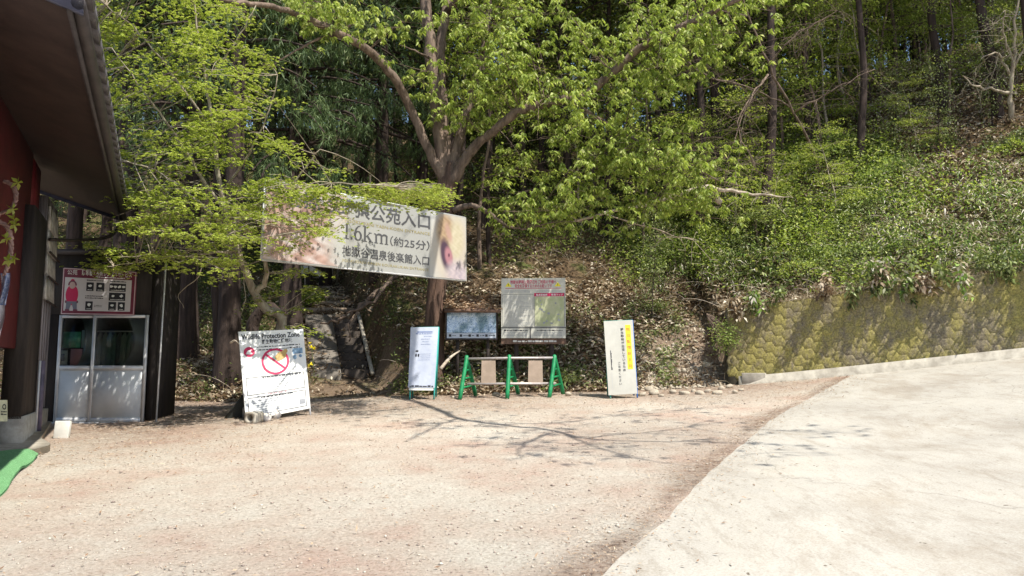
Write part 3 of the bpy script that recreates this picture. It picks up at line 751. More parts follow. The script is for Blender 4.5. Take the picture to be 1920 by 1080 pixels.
s.ring(mb, X0 + .62 * k, Y0 + .07 * k, 0.001, .07 * k, .0055)
th_ = np.linspace(0, 2 * math.pi, 30)
stroke([(X0 + (1.08 + .22 * math.cos(a)) * k, Y0 + (.3 + .27 * math.sin(a)) * k) for a in th_], [.05 * k + .09 * k * abs(math.cos(a)) for a in th_])
stroke([(X0 + x * k, Y0 + y * k) for x, y in ((.86, .3), (.87, .5), (.93, .7), (1.05, .86), (1.25, .95))], [.14 * k, .14 * k, .12 * k, .08 * k, .03 * k])
R_(1.52, 0, 1.66, .98); R_(1.42, 0, 1.76, .045); R_(1.42, .94, 1.55, .98)
stroke([(X0 + 1.66 * k, Y0 + .3 * k), (X0 + 1.98 * k, Y0 + .6 * k)], .05 * k); R_(1.86, .58, 2.1, .62); stroke([(X0 + 1.74 * k, Y0 + .42 * k), (X0 + 2.05 * k, Y0 + .03 * k)], .13 * k); R_(1.9, 0, 2.2, .045)
for q in (2.36, 2.76, 3.16): R_(q, 0, q + .13, .58); R_(q - .08, 0, q + .2, .045)
R_(2.27, .56, 2.4, .62)
for q in (2.46, 2.86): stroke([(X0 + (q + .0 + .2 * (1 - math.cos(a))) * k, Y0 + (.45 + .15 * math.sin(a)) * k) for a in np.linspace(.15, math.pi * .95, 9)], [.04 * k, .07 * k, .1 * k, .12 * k, .12 * k, .12 * k, .12 * k, .12 * k, .12 * k])
s.text(mb, '（約25分）', X0 + 3.5 * k, H_ * .41, .21, .0055, width=W_ * .79 - X0 - 3.5 * k, off=.012)
s.text(mb, '地獄谷温泉後楽館入口', W_ * .345, H_ * .185, .21, .0055, width=W_ * .445, off=.012)
mb.build('lettering', M['softink'], pn)
mb = MB(); s.text(mb, 'JIGOKUDANI YAEN-KOEN ENTRANCE', W_ * .35, H_ * .625, .085, .0055, width=W_ * .44, off=.006)
s.text(mb, 'JIGOKUDANI ONSEN KOURAKUKAN ENTRANCE', W_ * .345, H_ * .09, .075, .0055, width=W_ * .445, off=.004)
mb.build('gold_lettering', M['gold_ink'], pn)
for a, b_ in ((0, 1), (1, 2), (2, 3), (3, 0)): MB().tube([s.c[a] - s.n * .02, s.c[b_] - s.n * .02], .018, 6).build('frame_bar', M['alu'], sg, sg.location)
M['tanrope'] = flat('rope', (.3, .25, .18))
for c_ in (1, 2): MB().tube([s.c[c_], (-1.5, 17.25, s.c[c_].z + .05)], .008, 5).build('tie_rope', M['tanrope'], sg, sg.location)
for c_, py in ((0, 500), (3, 420)): MB().tube([s.c[c_], at(457 if c_ == 0 else 430, py, 14.35)], .009, 5).build('tie_rope', M['tanrope'], sg, sg.location)

# ------------------------------------------------------------ building at the left
O = Vector((-7.2, 11.8, .62)); E1 = Vector((-.4164, .9092, 0)); E2 = Vector((.9092, .4164, 0))
def B(t, n, z): return tuple(O + E1 * t + E2 * n + Vector((0, 0, z - O.z)))
ZE = 4.4
M['soffit'] = pmat('brown_soffit', (.05, .031, .026), (.033, .021, .018), 3, .6, .1)
M['redwall'] = pmat('dark_red_wall', (.13, .012, .02), (.08, .008, .014), 3, .6, .1)
M['tile'] = pmat('dark_roof_tile', (.13, .12, .13), (.07, .065, .07), 6, .5, .2)
M['fascia'] = pmat('dark_fascia', (.06, .05, .05), (.035, .03, .03), 6, .55, .15)
bd = thing('shop_building', 'dark red building with a deep brown overhanging roof at the left edge', 'building', B(-2, 0, .6))
T0, T1 = -7.1, 2.14
sof = lambda n: ZE + .03 + (.885 - n) * .3
mb = MB()
V = [B(T0, .885, sof(.885)), B(T1, .885, sof(.885)), B(T1, -4, sof(-4)), B(T0, -4, sof(-4)),
     B(T0, .885, sof(.885) + .16), B(T1, .885, sof(.885) + .16), B(T1, -4, sof(-4) + .16), B(T0, -4, sof(-4) + .16)]
mb.add(V, [(0, 1, 2, 3), (4, 7, 6, 5), (0, 3, 7, 4), (1, 5, 6, 2), (2, 6, 7, 3)])
rf = mb.build('roof', M['soffit'], bd)
mb = MB(); mb.box((0, 0, 0), (1, 1, 1), lambda x, y, z: B(T0 - .02 + x * (T1 - T0 + .04), .885 + .035 * y, ZE - .05 + z * .27)); mb.build('eave_board', M['fascia'], rf)
mb = MB()
for k in range(26):      # eave tiles showing at the roof edge
    t0 = T0 + (T1 - T0) * k / 26; t1 = t0 + (T1 - T0) / 26 - .012
    mb.add([B(t0, .8, ZE + .24), B(t1, .8, ZE + .24), B(t1, 1.04, ZE + .13), B(t0, 1.04, ZE + .13), B(t0, .8, ZE + .3), B(t1, .8, ZE + .3), B(t1, 1.05, ZE + .2), B(t0, 1.05, ZE + .2)],
           [(0, 1, 2, 3), (4, 7, 6, 5), (3, 2, 6, 7), (0, 3, 7, 4), (1, 5, 6, 2)])
mb.build('eave_tiles', M['tile'], rf)
mb = MB()
P = [B(T0 - .05 + (T1 - T0 + .1) * k / 10, .965, ZE + .02) for k in range(11)]; mb.tube(P, .055, 8)
gu = mb.build('gutter', M['fascia'], rf, smooth=True)
M['bargem'] = pmat('sky_tinted_metal', (.07, .075, .12), (.04, .04, .07), 5, .35, .1)  # dark metal; its blue is sky light mixed into the colour
for (t, s_) in ((T0, -1), (T1, 1)):
    mb = MB(); mb.add([B(t, 1.0, ZE - .06), B(t + .05 * s_, 1.0, ZE - .06), B(t, -4, sof(-4) - .06), B(t + .05 * s_, -4, sof(-4) - .06), B(t, 1.0, ZE + .24), B(t + .05 * s_, 1.0, ZE + .24), B(t, -4, sof(-4) + .24), B(t + .05 * s_, -4, sof(-4) + .24)],
           [(0, 2, 6, 4), (1, 5, 7, 3), (0, 1, 3, 2), (4, 6, 7, 5), (0, 4, 5, 1)])
    mb.build('bargeboard', M['bargem'], rf)
# walls
zs = lambda n: sof(n) - .01
mb = MB(); mb.add([B(-7, -.12, 1.9), B(-.85, -.12, 1.9), B(-.85, -.12, zs(-.12)), B(-7, -.12, zs(-.12)), B(-7, -.3, 1.9), B(-.85, -.3, 1.9), B(-.85, -.3, zs(-.3)), B(-7, -.3, zs(-.3))],
                  [(0, 1, 2, 3), (5, 4, 7, 6), (0, 3, 7, 4), (1, 5, 6, 2), (0, 4, 5, 1), (3, 2, 6, 7)])
mb.build('red_wall', M['redwall'], bd)
mb = MB(); mb.box((0, 0, 0), (1, 1, 1), lambda x, y, z: B(-1.3 + 1.3 * x, -.25 + .25 * y, .95 + z * 2.95)); mb.build('dark_boarding', M['darkwood'], bd)
mb = MB(); mb.box((0, 0, 0), (1, 1, 1), lambda x, y, z: B(-.86 + .85 * x, -.25 + .13 * y, 3.88 + z * .8)); mb.build('upper_red_wall', M['redwall'], bd)
mb = MB(); mb.box((0, 0, 0), (1, 1, 1), lambda x, y, z: B(-7 + 6.14 * x, -.6 + .1 * y, .6 + z * 1.4)); mb.build('recessed_wall', M['darkwood'], bd)
# greyed boards facing the yard, each board a ridge of the same cladding
M['greywood'] = pmat('grey_weathered_boards', (.3, .28, .3), (.1, .09, .1), 7, .85, .5, (2, 2, .12))
mb = MB()
for k in range(9):
    t0 = .0 + k * .135; d_ = .0 if k % 2 else .012
    mb.box((0, 0, 0), (1, 1, 1), lambda x, y, z: B(t0 + .128 * x, -.14 + (.12 + d_) * y, 1.0 + z * 3.3))
cl = mb.build('board_cladding', M['greywood'], bd)
# shingled patch on the wall, paled to stand in for sunlight on it
mb = MB()
for r in range(4):
    for c_ in range(5):
        t0 = .06 + c_ * .215 + random.uniform(-.01, .01); z0 = 2.72 + r * .36
        mb.box((0, 0, 0), (1, 1, 1), lambda x, y, z: B(t0 + .21 * x, 0 + (.045 - .02 * z) * y, z0 - .02 + z * .37 + random.uniform(0, .003)))
mb.build('pale_shingles', pmat('pale_shingle', (.66, .63, .58), (.2, .18, .17), 12, .9, .6, (1, 1, .5)), bd)
for z0 in (2.66, 3.04, 3.42):
    MB().tube([B(-.02, .07, z0), B(1.2, .07, z0)], .018, 6).build('batten', M['darkwood'], bd)
mb = MB(); mb.box((0, 0, 0), (1, 1, 1), lambda x, y, z: B(-1.3 + 2.55 * x, -.3 + .34 * y, .3 + z * .68)); mb.build('foundation', M['conc'], bd)
mb = MB(); mb.tube([B(-.02, .06, .64), B(-.02, .06, 1.75)], .045, 8); mb.build('drain_pipe', pmat('purple_grey_pipe', (.16, .13, .18), (.08, .07, .1), 5, .5, .1), bd)
mb = MB(); mb.tube([B(-.12, .04, .65), B(-.12, .04, 1.75)], .018, 6); mb.build('thin_pipe', M['alu'], bd)
mb = MB(); mb.tube(spline([B(0, .05, 3.62), B(.6, .35, 3.72), B(1.4, .8, 3.95), B(2.05, .93, 4.38)], 5), .03, 6); mb.build('bracket', M['darkwood'], bd)
# slab and green mat
mb = MB(); nt_, nn_ = 60, 12; V = []
def slab_edge(t): return .2 if t < -2.2 else (.2 + .2 * (t + 2.2) / .4 if t < -1.8 else (.4 if t < -1.6 else (.4 - .2 * (t + 1.6) / .7 if t < -.9 else .2 - .1 * (t + .9) / 2.15)))
for lay in (.075, -.35):
    for j in range(nn_ + 1):
        for i in range(nt_ + 1):
            t = -9 + 10.25 * i / nt_; n_ = -3 + (slab_edge(t) + 3) * j / nn_
            x, y, _ = B(t, n_, 0); V.append((x, y, float(G(x, y)) + lay))
A_ = (nt_ + 1) * (nn_ + 1); id_ = lambda i, j: j * (nt_ + 1) + i
Fc = [(id_(i, j), id_(i, j + 1), id_(i + 1, j + 1), id_(i + 1, j)) for j in range(nn_) for i in range(nt_)]
Fc += [(id_(i, nn_), id_(i + 1, nn_), id_(i + 1, nn_) + A_, id_(i, nn_) + A_) for i in range(nt_)] + [(id_(nt_, j), id_(nt_, j + 1), id_(nt_, j + 1) + A_, id_(nt_, j) + A_) for j in range(nn_)]
mb.add(V, Fc)
sb = mb.build('pavement', M['conc'], None, B(-3, 0, .6)); sb['kind'] = 'structure'
m, nt, b = new_mat('green_turf_mat')
c = ramp(nt, noise(nt, 70, 4, .8), [(.3, (.08, .24, .08)), (.5, (.18, .44, .18)), (.7, (.34, .62, .33))]); nt.links.new(c, b.inputs['Base Color']); b.inputs['Roughness'].default_value = .9; bump(nt, b, noise(nt, 120, 3, .8), 1, .02)
nx, ny = 40, 24; V = []
for sgn in (1, 0):
    for j in range(ny + 1):
        for i in range(nx + 1):
            t, n_ = -5.2 + 2.95 * i / nx + .1 * math.sin(j * .35), -.9 + 1.22 * j / ny + .02 * math.sin(i * .23)
            x, y, _ = B(t, n_, 0)
            z = float(G(x, y)) + .085 + .02 * sgn - .075 * min(1, max(0, (n_ - .21) / .12)) + .018 * max(0, math.sin(i * .55 + j * .3)) * (j / ny) + (.03 if n_ < .62 else 0) * 0
            V.append((x, y, z))
A_ = (nx + 1) * (ny + 1)
Fc = [(j * (nx + 1) + i, j * (nx + 1) + i + 1, (j + 1) * (nx + 1) + i + 1, (j + 1) * (nx + 1) + i) for j in range(ny) for i in range(nx)]
mb = MB(); mb.add(V, Fc + [tuple(v + A_ for v in f[::-1]) for f in Fc])
mt = mb.build('turf_mat', m, None, B(-3, .6, .5), smooth=True); tag(mt, 'rumpled green artificial turf mat on the slab at the left edge', 'mat')
# vine, leaves and cloth hanging by the red wall
vn = thing('twisted_vine', 'pinkish twisted vine with green leaves hanging by the red wall', 'vine', tuple(at(18, 430, 9.0)))
pts = [(-12, 345, .03), (8, 340, .03), (25, 350, .035), (30, 372, .035), (20, 392, .03), (2, 400, .03), (-6, 412, .03), (12, 424, .035), (20, 445, .04), (20, 475, .04), (14, 500, .035), (8, 515, .02)]
C_ = [(*at(a, b_, 9.0 + .04 * math.sin(i)), r * .8) for i, (a, b_, r) in enumerate(pts)]
S_ = spline(C_, 6)
mb = MB()
for ph in (0, 2.1, 4.2):
    a = np.arange(len(S_)) * .7 + ph
    Q = S_[:, :3] + np.stack([np.cos(a), np.sin(a), np.sin(a)], 1) * .014
    mb.tube(Q, S_[:, 3] * .6, 6)
mb.build('stem', pmat('pink_vine', (.42, .28, .24), (.25, .15, .13), 12, .8, .4), vn, smooth=True)
for (a, b_) in ((34, 342), (24, 392), (26, 412), (28, 422), (12, 447), (28, 486), (16, 488)):
    p = np.array(at(a, b_, 8.95)); mb = MB()
    for q in np.linspace(0, 2 * math.pi, 6)[:-1]:
        leaves(mb, [p], [(math.cos(q) * .8, -.25, math.sin(q))], .085 * random.uniform(.8, 1.2), .05, .2, .1, up=(0, -1, .3))
    mb.build('leaf', M['maple'], vn)
def hanging(name, px0, px1, py0, py1, Y, mat, label):
    nx, ny = 8, 14; V = []
    for sgn in (0, 1):
        for j in range(ny + 1):
            for i in range(nx + 1):
                v = j / ny; u = i / nx
                p = at(px0 + (px1 - px0) * (u * (1 - .35 * v) + .1 * math.sin(v * 5)), py0 + (py1 - py0) * v, Y + .03 * math.sin(u * 9 + v * 4) + .004 * sgn); V.append(tuple(p))
    A_ = (nx + 1) * (ny + 1)
    Fc = [(j * (nx + 1) + i, (j + 1) * (nx + 1) + i, (j + 1) * (nx + 1) + i + 1, j * (nx + 1) + i + 1) for j in range(ny) for i in range(nx)]
    mb = MB(); mb.add(V, Fc + [tuple(v + A_ for v in f[::-1]) for f in Fc])
    o = mb.build(name, mat, None, V[0], smooth=True); tag(o, label, 'cloth')
hanging('hanging_cloth', 1, 19, 512, 572, 9.02, pmat('blue_white_cloth', (.6, .62, .7), (.1, .16, .35), 22, .8, .1), 'blue and white patterned cloth hanging below the vine')
hanging('hanging_cloth', -14, 9, 572, 640, 9.0, pmat('white_cloth', (.6, .56, .56), (.42, .38, .4), 8, .8, .1), 'plain whitish cloth hanging lowest at the left edge')
q = Sheet(at(-2, 790, 9.6), at(14, 790, 9.75), at(14, 750, 9.75), at(-2, 750, 9.6), .03)
nb = thing('small_notice', 'small pale notice standing under the red wall at the left edge', 'sign', at(6, 790, 9.7))
mb = MB(); q.slab(mb); pn = mb.build('panel', pmat('yellowish_notice', (.6, .58, .4), (.4, .4, .28), 9, .6, .1), nb)
mb = MB(); q.ring(mb, q.w * .6, q.h * .68, .02, .035, .003); q.dashes(mb, q.w * .2, q.w * .9, q.h * .3, .02); q.dashes(mb, q.w * .2, q.w * .9, q.h * .42, .02); mb.build('lettering', M['ink'], pn)

# ------------------------------------------------------------ rental booth
KY = 13.38; gz0 = .72
kb = thing('rental_booth', 'dark rental booth with white sliding doors beside the building', 'booth', (-6.9, KY, gz0))
def kp(px, py, Y=KY): return at(px, py, Y)
xL, xR = kp(104, 600).x, kp(291, 640).x
zt = 3.62
mb = MB()
# shell with an opening for the doors
dl, dr = kp(106, 700).x, kp(276, 700).x; ztop = kp(200, 591).z; zb = kp(200, 791).z
mb.box((dr + .005, KY, .4), (xR, KY + .12, zt)); mb.box((xL - .3, KY, ztop + .02), (dr + .005, KY + .12, zt)); mb.box((xL - .3, KY, .4), (dl - .03, KY + .12, ztop + .02)); mb.box((dl - .03, KY, .3), (dr + .005, KY + .12, zb - .03))
mb.box((xR - .1, KY + .12, .4), (xR, KY + .9, zt)); mb.box((xL - .3, KY + .8, .4), (xR - .1, KY + .9, zt)); mb.box((xL - .4, KY + .121, .4), (xL - .3, KY + .9, zt))
mb.build('wall', pmat('booth_boards', (.03, .024, .021), (.014, .011, .01), 9, .8, .3, (1, 1, .12)), kb)
mb = MB(); mb.box((xL - .5, KY - .12, zt), (xR + .12, KY + 1.1, zt + .08)); mb.build('roof', M['fascia'], kb)
mb = MB(); mb.box((xL - .3, KY + .125, .5), (xR - .105, KY + .795, gz0 + .02)); mb.build('floor', M['darkwood'], kb)
M['glassm'], nt, b = new_mat('window_glass')
tp_ = nt.nodes.new('ShaderNodeBsdfTransparent'); tp_.inputs[0].default_value = (.8, .85, .82, 1); gl_ = nt.nodes.new('ShaderNodeBsdfGlossy'); gl_.inputs['Roughness'].default_value = .05
fz = nt.nodes.new('ShaderNodeFresnel'); fz.inputs[0].default_value = 1.22; mx_s = nt.nodes.new('ShaderNodeMixShader'); nt.links.new(fz.outputs[0], mx_s.inputs[0]); nt.links.new(tp_.outputs[0], mx_s.inputs[1]); nt.links.new(gl_.outputs[0], mx_s.inputs[2]); nt.links.new(mx_s.outputs[0], nt.nodes['Material Output'].inputs[0])
M['doorw'] = pmat('white_door_panel', (.66, .68, .68), (.56, .58, .59), 2.5, .35, .05)
zm = kp(200, 690).z
mx_ = kp(176, 700).x
for i, (a, c_) in enumerate(((dl, mx_), (mx_ - .03, dr))):
    yo = KY - .02 - .045 * i
    fr = MB(); t = .05
    for bx in (((a, yo, zb), (a + t, yo + .04, ztop)), ((c_ - t, yo, zb), (c_, yo + .04, ztop)), ((a + t, yo, ztop - t), (c_ - t, yo + .04, ztop)), ((a + t, yo, zb), (c_ - t, yo + .04, zb + .07)), ((a + t, yo, zm - .04), (c_ - t, yo + .04, zm + .04))): fr.box(*bx)
    dr_ = fr.build('sliding_door', M['alu'], kb)
    MB().box((a + t, yo + .012, zb + .07), (c_ - t, yo + .03, zm - .04)).build('lower_panel', M['doorw'], dr_)
    MB().box((a + t, yo + .015, zm + .04), (c_ - t, yo + .021, ztop - t)).build('pane', M['glassm'], dr_)
MB().box((dl - .03, KY - .1, zb - .05), (dr + .02, KY + .02, zb - .004)).build('threshold', M['alu'], kb)
def card(px0, py0, px1, py1, Y, mat, name, th=.01):
    a, b_ = kp(px0, py1, Y), kp(px1, py0, Y); return MB().box((a.x, Y, a.z), (b_.x, Y + th, b_.z)).build(name, mat, None, ((a.x + b_.x) / 2, Y, a.z))
o = card(114, 622, 152, 652, KY + .03, pmat('green_print', (.08, .3, .17), (.03, .13, .09), 16, .4, 0), 'poster'); tag(o, 'dark green poster behind the left booth window', 'poster')
o = card(152, 619, 177, 652, KY + .02, flat('pale_blue_paper', (.42, .52, .6)), 'paper_sheet'); tag(o, 'pale blue sheet of paper in the left booth window', 'paper')
o = card(131, 654, 154, 687, KY + .02, flat('pink_paper', (.45, .2, .25)), 'paper_sheet'); tag(o, 'pink sheet of paper low in the left booth window', 'paper')
fr = thing('framed_notice', 'white framed notice with a dark centre at the left of the booth window', 'frame', kp(116, 684, KY + .03))
a, b_ = kp(106, 684, KY + .03), kp(127, 657, KY + .03)
MB().box((a.x, KY + .03, a.z), (b_.x, KY + .04, b_.z)).build('mount', M['white'], fr)
MB().box((a.x + .05, KY + .022, a.z + .06), (b_.x - .05, KY + .03, b_.z - .06)).build('picture', flat('blue_picture', (.1, .12, .25)), fr)
o = card(252, 672, 266, 682, KY + .03, flat('white_pink_card', (.7, .5, .5)), 'small_card'); tag(o, 'small white and pink card behind the right booth window', 'card')
# inside: shelf with hanging coats seen faintly
ch = thing('coat_rack', 'dim row of hanging coats behind the right booth window', 'rack', (kp(225, 690, KY + .6).x, KY + .6, gz0))
x0, x1 = kp(180, 640, KY + .6).x, kp(272, 640, KY + .6).x; zr = ztop - .25
MB().tube([(x0, KY + .6, zr), (x1, KY + .6, zr)], .015, 6).build('rail', M['steel'], ch)
for k in range(9):
    x = x0 + .08 + k * (x1 - x0 - .1) / 9; c_ = random.choice([(.2, .22, .16), (.1, .1, .09), (.3, .28, .22), (.12, .16, .12)])
    Q = [(x, KY + .6, zr - .02), (x, KY + .6, zr - .15), (x, KY + .6, zr - .6), (x + .01, KY + .6, zr - .85)]
    MB().tube(Q, [.02, .07, .08, .09], 8).build('coat', pmat('coat_cloth', c_, None, 8, .9, .3), ch, smooth=True)
# sign above
s = Sheet(at(114, 589, KY - .08), at(251, 591, KY - .08), at(256, 510, KY - .08), at(119, 502, KY - .08), .03)
sg = thing('rental_sign', 'maroon and white rental sign with a figure in a red jacket, above the booth doors', 'sign', at(185, 590, KY - .08))
W_, H_ = s.w, s.h
mb = MB(); s.slab(mb); pn = mb.build('panel', M['maroon'], sg)
mb = MB(); s.frame(mb, 0, 0, W_, H_, .018, .002); mb.build('border', flat('pink_border', (.5, .36, .38)), pn)
mb = MB(); s.rect(mb, .04, .06, W_ - .07, H_ * .8, .003); wf = mb.build('white_field', flat('pinkish_white', (.56, .53, .53)), pn)
mb = MB(); s.text(mb, '防寒着・長靴レンタルサービス', W_ * .26, H_ * .87, .1, .004, width=W_ * .68, off=.012); s.text(mb, '公苑', W_ * .06, H_ * .87, .09, .004); s.dashes(mb, W_ * .45, W_ * .85, H_ * .825, .022, gap=.1); mb.build('heading', M['white'], pn)
fx = W_ * .14
mb = MB(); s.blob(mb, fx, H_ * .42, .11, .17, .005, 20, .03); s.blob(mb, fx, H_ * .73, .035, .03, .0052, 10, 0); mb.build('jacket_picture', M['red'], wf)
mb = MB(); s.poly(mb, [(fx - .09, H_ * .28), (fx + .09, H_ * .28), (fx + .1, H_ * .09), (fx + .04, H_ * .09), (fx, H_ * .24), (fx - .04, H_ * .09), (fx - .1, H_ * .09)], .006); mb.build('trousers_picture', flat('blue_grey_trousers', (.16, .17, .22)), wf)
mb = MB(); s.blob(mb, fx, H_ * .63, .055, .06, .0065, 16, .02); mb.build('face_picture', flat('face_tone', (.5, .36, .33)), wf)
mb = MB(); s.ring(mb, fx, H_ * .64, .05, .075, .007, 16, a0=-.2, a1=math.pi + .2)
for sx in (-1, 1): s.blob(mb, fx + sx * .1, H_ * .27, .016, .025, .0072, 8, .1); s.blob(mb, fx + sx * .07, H_ * .09, .045, .018, .0072, 8, .1)
mb.build('cap_picture', flat('maroon_cap', (.16, .05, .08)), wf)
mb = MB()
BX = [(.33, .52, .43, .71), (.465, .52, .575, .71), (.33, .1, .43, .29), (.645, .53, .87, .71), (.645, .32, .87, .5), (.645, .1, .75, .29), (.775, .1, .87, .29)]
for a, b_, c_, d_ in BX: s.rect(mb, W_ * a, H_ * b_, W_ * c_, H_ * d_, .005)
for yy, a, c_ in ((.745, .33, .57), (.745, .65, .87), (.4, .32, .57), (.355, .32, .57)): s.dashes(mb, W_ * a, W_ * c_, H_ * yy, .02, .005, gap=.1)
for yy in (.2, .17): s.dashes(mb, W_ * .45, W_ * .56, H_ * yy, .01, .005)
bxo = mb.build('black_boxes', M['ink'], wf)
mb = MB()
def star(cx, cy, r): s.blob(mb, cx, cy, r, r * .8, .007, 9, .35)
for a, b_, c_, d_ in BX:
    n_ = 1 if c_ - a < .13 else (4 if b_ > .5 else 2)
    for k in range(n_): star(W_ * (a + (c_ - a) * (k + .5) / n_), H_ * (b_ + (d_ - b_) * .6), .03)
    s.dashes(mb, W_ * (a + .02), W_ * (c_ - .02), H_ * (b_ + .02), .012, .007, gap=.1)
mb.build('item_pictures', M['white'], bxo)
# pole right of the booth
p = kp(297, 700, 13.3); po = MB().tube([(p.x, 13.3, hz(p.x, 13.3) - .2), (p.x + .04, 13.3, 3.5)], .014, 6).build('thin_pole', M['alu'], None, (p.x, 13.3, .7)); tag(po, 'thin pale pole just right of the rental booth', 'pole')

# ------------------------------------------------------------ small things on the ground
def rock(seed, r, mat, name='rock', squash=.6):
    rs = np.random.default_rng(seed); mb = MB()
    nt_, npn = 7, 10; V = []
    for i in range(nt_ + 1):
        th = math.pi * i / nt_
        for j in range(npn):
            ph = 2 * math.pi * j / npn
            V.append((math.sin(th) * math.cos(ph), math.sin(th) * math.sin(ph), math.cos(th)))
    V = np.array(V); k = rs.normal(size=(7, 3)); k /= np.linalg.norm(k, axis=1)[:, None]
    h = rs.uniform(.55, .95, 7)
    for a, b_ in zip(k, h):
        dcl = V @ a; V -= np.maximum(dcl - b_, 0)[:, None] * a
    V *= r * np.array([1, rs.uniform(.7, .95), squash])
    V[:, 2] += r * squash * .45
    mb.add(V, [(i * npn + j, (i + 1) * npn + j, (i + 1) * npn + (j + 1) % npn, i * npn + (j + 1) % npn) for i in range(nt_) for j in range(npn)])
    return mb.build(name, mat)
M['rock'] = pmat('pale_rock', (.52, .46, .36), (.3, .25, .19), 9, .9, .5)
RK = [rock(k, 1, M['rock']) for k in range(4)]
spots = [(1205, 742, .1), (1228, 740, .13), (1240, 744, .07), (1262, 738, .1), (1283, 741, .13), (1300, 736, .08), (1312, 741, .11), (1328, 737, .09), (1345, 740, .12), (1352, 731, .1), (1368, 727, .09), (1378, 738, .08), (1390, 733, .07), (1325, 690, .14), (1368, 695, .12), (1385, 704, .1), (1378, 712, .16), (1218, 733, .12), (1258, 728, .08), (1065, 742, .1), (1300, 727, .07), (850, 747, .06), (930, 742, .09), (985, 735, .12)]
first = [True] * 4
def ground_at(px, py):
    lo = 3.
    for k in range(900):
        Y = 3 + k * .03; p = at(px, py, Y)
        if p.z <= hz(p.x, p.y): return Vector((p.x, p.y, hz(p.x, p.y)))
    return at(px, py, 25)
for i, (px, py, r) in enumerate(spots):
    k = i % 4; o = RK[k] if first[k] else RK[k].copy()
    if not first[k]: COL.objects.link(o)
    first[k] = False
    g = ground_at(px, py); o.location = g; o.scale = (r,) * 3; o.rotation_euler = (random.uniform(-.2, .2), random.uniform(-.2, .2), random.uniform(0, 6))
    tag(o, 'pale angular rock lying along the foot of the leafy bank', 'rock', 'pale rocks along the foot of the bank')
def boxobj(name, px, py, sx, sy, sz, rz, mat, label, cat, Y=None, hole=0, tilt=0):
    g = ground_at(px, py) if Y is None else at(px, py, Y)
    mb = MB()
    if hole:
        n = 20; V = []; 
        for yy in (-sy / 2, sy / 2):
            for k in range(n): a = 2 * math.pi * k / n; V.append((hole * math.cos(a), yy, sz / 2 + hole * math.sin(a)))
            for k in range(n):
                a = 2 * math.pi * k / n; c_, s_ = math.cos(a), math.sin(a); q = 1 / max(abs(c_), abs(s_)); V.append((sx / 2 * c_ * q, yy, sz / 2 + sz / 2 * s_ * q))
        Fc = []
        for k in range(n):
            k2 = (k + 1) % n
            Fc += [(k, k2, n + k2, n + k), (2 * n + k, 3 * n + k, 3 * n + k2, 2 * n + k2), (k, 2 * n + k, 2 * n + k2, k2), (n + k, n + k2, 3 * n + k2, 3 * n + k)]
        mb.add(V, Fc)
    else: mb.box((-sx / 2, -sy / 2, 0), (sx / 2, sy / 2, sz))
    o = mb.build(name, mat); o.location = g - Vector((0, 0, .01)); o.rotation_euler = (tilt, 0, rz)
    if not hole:
        bv = o.modifiers.new('bevel', 'BEVEL'); bv.width = .012; bv.segments = 2
    return tag(o, label, cat)
boxobj('concrete_block', 476, 793, .2, .25, .19, -.25, M['conc'], 'square concrete block with a round hole holding down the wildlife board', 'block', hole=.055)
for i, (px, py, r) in enumerate(((497, 789, .12), (515, 783, .14), (507, 779, .1))):
    o = rock(20 + i, r, pmat('white_sack_stone', (.72, .68, .62), (.5, .45, .4), 8, .9, .4), 'stone', .75); o.location = ground_at(px, py)
    tag(o, ['white rounded stone next to the holed block', 'larger white stone under the middle of the wildlife board', 'small white stone wedged behind the other two'][i], 'stone')
boxobj('concrete_block', 1415, 719, .5, .3, .24, -.42, M['conc'], 'plain concrete block at the left end of the retaining wall', 'block')
q = ground_at(117, 822)
o = boxobj('plastic_block', 115, 822, .21, .08, .26, .1, M['grime'], 'small white notched block standing by the building foundation', 'block', tilt=-.15)
# dark panel leaning behind the wildlife board
g1, g2 = ground_at(420, 787), ground_at(446, 792)
g1 = ground_at(422, 785)
lp = Sheet(g1, g1 + Vector((.55, .25, 0)), g1 + Vector((.95, .35, .5)), g1 + Vector((.36, .05, .5)), .03)
mb = MB(); lp.slab(mb); mb.tube([lp.c[0], lp.c[3]], .018, 6); o = mb.build('leaning_panel', pmat('black_panel', (.05, .055, .05), (.025, .028, .025), 5, .45, .1), None, g1); tag(o, 'dark flat panel leaning on its side behind the wildlife board', 'panel')
def stick(px0, py0, px1, py1, Y0, Y1, r, label, mat=M['deadwood'], name='fallen_branch', cat='branch'):
    a, b_ = at(px0, py0, Y0), at(px1, py1, Y1); m_ = a.lerp(b_, .5) + Vector((0, 0, .05))
    S_ = spline([(*a, r), (*m_, r * .8), (*b_, r * .4)], 5)
    o = MB().tube(S_[:, :3], S_[:, 3], 6).build(name, mat, None, a, smooth=True); return tag(o, label, cat)
stick(826, 692, 862, 658, 16.6, 17.1, .04, 'pale broken branch propped between the slim stand and the photo board')
stick(432, 643, 448, 645, 13.5, 13.4, .02, 'short white stick poking out beside the wildlife board')
# white box and sheet on a post up the path
bx = thing('meter_box', 'small white box with a hanging white sheet beside the pale trunk up the path', 'box', at(574, 520, 25.5))
p = at(571, 507, 25.5); g = hz(p.x, p.y)
MB().box((p.x - .13, p.y - .08, p.z - .12), (p.x + .13, p.y + .08, p.z + .14)).build('case', M['white'], bx)
MB().tube([(p.x + .1, p.y + .1, g - .1), (p.x, p.y + .1, (g + p.z) / 2), (p.x, p.y + .1, p.z)], .03, 6).build('post', M['deadwood'], bx)
q = Sheet(at(580, 507, 25.4), at(600, 519, 25.5), at(603, 509, 25.5), at(580, 497, 25.4), .01); mb = MB(); q.slab(mb); mb.build('sheet', M['grime'], bx)
